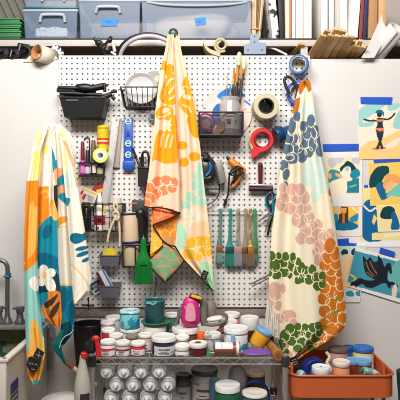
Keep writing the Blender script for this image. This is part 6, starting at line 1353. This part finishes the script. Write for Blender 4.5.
# lower shelf
Z2 = .5554
CL = mat((206, 204, 202), .12, alpha=.34); CLN = mat((222, 220, 218), .3, alpha=.85); CLC = mat((210, 208, 206), .25, alpha=.6); CLR = mat((214, 212, 210), .25, alpha=.7)
def squeeze(px, py, Y0=-.43, first=None):
    c = W(px, py, Y0); r_ = 8.0*S(Y0)
    if first is None:
        o = thing('squeeze_bottle', 'clear squeeze bottle lying nozzle outward in the stack on the lower shelf', 'bottle', c, 'clear squeeze bottles stacked on the lower shelf')
        MB().rev(c, (0, 1, 0), [(.012, r_*.45), (.016, r_*.82), (.022, r_*.96), (.034, r_), (.2, r_), (.206, r_*.9), (.207, 0)], 28, cap=False).build('bottle_body', CL, o)
        MB().rev(c, (0, 1, 0), [(-.004, r_*.62), (-.006, r_*.72), (.012, r_*.74), (.014, r_*.5)], 26, cap=False).build('collar', CLC, o)
        MB().torus(c+Vector((0, .012, 0)), (0, 1, 0), r_*.84, .0026, 30, 8).build('shoulder_ring', CLR, o)
        MB().torus(c+Vector((0, -.005, 0)), (0, 1, 0), r_*.66, .0018, 26, 8).build('collar_ring', CLR, o)
        MB().rev(c, (0, 1, 0), [(-.034, .0022), (-.03, .004), (-.012, .007), (-.0045, r_*.4), (-.004, r_*.62)], 20).build('nozzle', CLN, o)
        return o
    o = copy_tree(first); o.location = c; return o
first = None
rowz = [Z2+.0325+.054*k for k in range(4)]
for j, (xs, off) in enumerate((((110, 127, 144, 161, 174), 0), ((111, 129, 147, 165), 0), ((116, 133, 150, 167.5), 0), ((106.5, 124, 141, 159), 0))):
    py = 190+(CZ-rowz[j])/S(-.43)
    for x in xs:
        o = squeeze(x, py, -.43, first)
        if first is None: first = o
        o['label'] = ['clear squeeze bottle, nozzle outward, in the hidden bottom layer of the stack', 'clear squeeze bottle, nozzle outward, in the lower visible row of the stack', 'clear squeeze bottle, nozzle outward, in the middle row of the stack', 'clear squeeze bottle in the uppermost row, just under the wire shelf'][j]
def can(label, px, ytop, w, body, lid, Y=-.36, **k):
    return jar(label, px, ytop, w, Y, body, lid, k.pop('lab', None), zb=Z2+.0004, group='tubs and cans on the lower shelf', name=k.pop('name', 'paint_can'), cat=k.pop('cat', 'can'), **k)
can('dark-lidded paint can right of the clear bottles', 183.5, 374, 16, mat((92, 88, 86), .4, .3), lidm((48, 46, 44)), Y=-.28, lidh=.02, lab=(150, 150, 146))
can('large pale paint can with a dark open top on the lower shelf', 204.5, 368, 27, mat((168, 158, 150), .45), lidm((70, 64, 60)), Y=-.27, lidh=.018, lab=mat((186, 176, 166), .5, spl=(130, 120, 112), spls=18, splt=.6), labdeg=170)
can('green tub with a big white lid on the lower shelf', 227.6, 383.4, 25, mat((30, 92, 66), .4), lidm((228, 226, 222), (160, 200, 180), .66, 20), Y=-.40, name='paint_tub', cat='tub', lidh=.027, lab=(206, 206, 200), labz=(.05, .5), labdeg=80)
can('white-lidded tub with an orange-stained top at the right of the lower shelf', 254.6, 391.4, 25.6, mat((40, 110, 120), .4), lidm((226, 218, 206), (222, 150, 80), .66, 14), Y=-.39, name='paint_tub', cat='tub', lidh=.012)
can('cloudy jar behind the green tub', 240, 377, 16, mat((120, 118, 120), .3, alpha=.8), lidm((110, 108, 110)), Y=-.24, lidh=.03, name='paint_jar', cat='jar')
can('tall jar with a peach-stained lid under the shelf at the right', 255.4, 371.4, 20, mat((86, 78, 72), .4), lidm((206, 186, 166), (190, 120, 80), .6, 18), Y=-.2, name='paint_jar', cat='jar', lidh=.014)
blob('plastic_bag', 'rumpled grey plastic bag behind the green tub', 'bag', Vector((W(238, 0, -.32).x+.0, -.30, Z2+.10)), (.04, .04, .10), mat((150, 148, 150), .3, alpha=.7), 12, .25, flatz=Z2+.001)
o = MB(); o.tube([W(*p) for p in curve([(243, 392, -.30), (247, 384, -.31), (256, 382, -.31), (264, 384.6, -.30), (268, 392, -.29), (269, 403, -.28)], 6)], .006, 8); tag(o.build('blue_hose', mat((28, 60, 150), .45)), 'blue tube looping behind the orange-stained tub', 'hose')
o = thing('blue_label_can', 'small teal-labelled can between the pale can and the green tub', 'can', (W(216.6, 0, -.33).x, -.33, Z2))
q = W(214.6, 0, -.345); MB().rev((q.x, -.345, Z2+.0004), (0,0,1), [(0, .02), (.003, .022), (.135, .022), (.14, .019)], 22).build('body', mat((58, 98, 112), .45, var=.2), o)

# ---------------------------------------------------------------- orange cart
OC = mat((196, 92, 46), .42); OC2 = mat((196, 84, 36), .45)
kx0, kx1, ky0, ky1, kz1, kz0 = .372, .800, -.452, -.10, .742, .652
ck = thing('utility_cart', 'orange metal cart holding jars, right of the wire rack', 'cart', ((kx0+kx1)/2, (ky0+ky1)/2, 0))
def rr_outline(x0, x1, y0, y1, r, n=8):
    out = []
    for cx, cy, a0 in ((x1-r, y1-r, 0), (x0+r, y1-r, 90), (x0+r, y0+r, 180), (x1-r, y0+r, 270)):
        for k in range(n+1): a = math.radians(a0+90*k/n); out.append((cx+r*math.cos(a), cy+r*math.sin(a)))
    return out
def tray(z0, z1, name):
    b = MB(); t_ = .0025
    O = rr_outline(kx0, kx1, ky0, ky1, .05); I = rr_outline(kx0+t_, kx1-t_, ky0+t_, ky1-t_, .0475); n = len(O)
    vs = [(x, y, z0) for x, y in O]+[(x, y, z1) for x, y in O]+[(x, y, z1) for x, y in I]+[(x, y, z0+t_) for x, y in I]
    fs = []
    for i in range(n):
        j = (i+1) % n
        for a in range(3): fs.append((a*n+i, a*n+j, (a+1)*n+j, (a+1)*n+i))
    fs += [tuple(range(n-1, -1, -1)), tuple(3*n+i for i in range(n))]
    b.add(vs, fs); o_ = b.build(name, OC, ck, angle=50)
    r = MB(); r.tube([(x, y, z1) for x, y in rr_outline(kx0-.002, kx1+.002, ky0-.002, ky1+.002, .052)], .0046, 8, True); r.build('rolled_rim', OC, o_)
tray(kz0, kz1, 'tray'); tray(.36, .45, 'tray'); tray(.07, .16, 'tray')
for x in (kx0+.018, kx1-.018):
    for y in (ky0+.10, ky1-.10):
        MB().bar((x, y, .05), (x, y, kz1+.022), .022, .012, up=(1, 0, 0), bev=.003).build('post', OC2, ck)
        MB().rev((x, y-.01, .024), (0, 1, 0), [(0, .02), (.002, .024), (.018, .024), (.02, .02)], 20).build('caster', mat((50, 48, 48), .5), ck)
def cjar(label, px, ytop, w, body, lid, Y, **k):
    return jar(label, px, ytop, w, Y, body, lid, k.pop('lab', None), zb=kz0+.0029, group='jars in the orange cart', name=k.pop('name', 'paint_jar'), **k)
o = cjar('white-lidded tub with a blue dot at the front of the cart', 321, 366, 18.4, mat((206, 204, 202), .4), lidm((232, 230, 228)), -.385, lidh=.03)
q = W(321, 0, -.385); zt = CZ+(HY-366)*S(-.385); b = MB(); b.rev((q.x, -.385, zt-.0019), (0,0,1), [(0, .006), (.0012, .005)], 14); b.build('blue_dot', mat((40, 120, 196), .5), o)
cjar('peach-filled jar with a white lid at the front of the cart', 341.4, 360.6, 17.4, mat((224, 150, 110), .4), lidm((232, 214, 200)), -.35, lidh=.02)
cjar('jar with a light blue lid behind the peach one', 352.6, 358.6, 15, mat((110, 50, 36), .4), mat((110, 160, 204), .45), -.28, lidh=.02)
cjar('jar with a light blue lid right of the other light blue one', 363.4, 359.4, 16.4, mat((120, 56, 36), .4), mat((112, 164, 210), .45), -.30, lidh=.02)
cjar('tall jar with a saturated blue lid and white label at the back of the cart', 363, 346.4, 21, mat((214, 190, 120), .4), mat((36, 98, 178), .45), -.19, lab=(232, 230, 226), labz=(.3, .98), lidh=.018)
cjar('jar with a dark tin lid and a yellow-green label at the back of the cart', 338.4, 347.4, 19, mat((190, 140, 132), .4), lidm((96, 84, 76), (160, 146, 130), .6, 30), -.20, lab=(186, 190, 60), labz=(.2, .7), labdeg=70, az=20, text=False, lidh=.016)
cjar('blue-lidded jar at the very back of the cart behind the tin lid', 349, 346, 12, mat((60, 90, 150), .4), mat((30, 84, 170), .45), -.135, lidh=.02)
o = thing('tape_roll', 'dark blue tape roll standing in the cart under the towel edge', 'tape roll', (W(314, 0, -.30).x, -.30, kz0))
R_ = 13*S(-.30); b = MB(); b.ring((W(314.4, 0, -.30).x, -.30, kz0+.0032+R_), (.15, -1, 0), R_, R_*.48, .05); b.build('tape', mat((22, 40, 112), .4), o)
b = MB(); b.ring((W(314.4, 0, -.30).x, -.30, kz0+.0032+R_), (.15, -1, 0), R_*.475, R_*.38, .052); b.build('core', mat((110, 96, 84), .8), o)
blob('teal_rag', 'crumpled teal plastic wedged in the front left of the cart', 'rag', Vector((W(301, 0, -.39).x, -.385, kz0+.045)), (.032, .028, .052), mat((66, 130, 142), .4, spl=(130, 176, 184), spls=40, splt=.58), 15, .25, flatz=kz0+.003)
o = thing('mint_tube', 'mint green paint tube lying in the front right of the cart', 'tube', W(371, 372, -.38))
p0 = W(363, 370.5, -.40); p1 = W(380, 374.5, -.375); ax = p1-p0; b = MB(); b.rev(p0, ax, [(0, .010), (.004, .016), (ax.length*.6, .017), (ax.length, .006)], 20); b.build('tube_body', mat((120, 170, 156), .4, spl=(214, 220, 214), spls=30, splt=.56), o)
b = MB(); b.rev(p0-ax.normalized()*.012, ax, [(0, .008), (.013, .010)], 16); b.build('cap', mat((60, 110, 104), .4), o)
cord('twine', 'pale twisted twine draped among the cart jars', [W(*p) for p in curve([(326, 352, -.26), (329.6, 357, -.27), (327, 363, -.30), (331, 369, -.31), (329, 374, -.32), (333, 384, -.33)], 7)], .0072, mat((206, 194, 172), .9, bump=.8, bscale=200))
o = thing('rolled_mat', 'dark teal rolled mat standing at the lower right edge', 'mat', (.92, -.40, 0))
MB().rev((.905, -.42, 0), W(405, 366, -.42)-Vector((.905, -.42, 0)), [(0, .03), (.004, .036), (.755, .036), (.757, .03)], 24).build('mat_roll', mat((14, 52, 60), .7, var=.25, vscale=40), o)
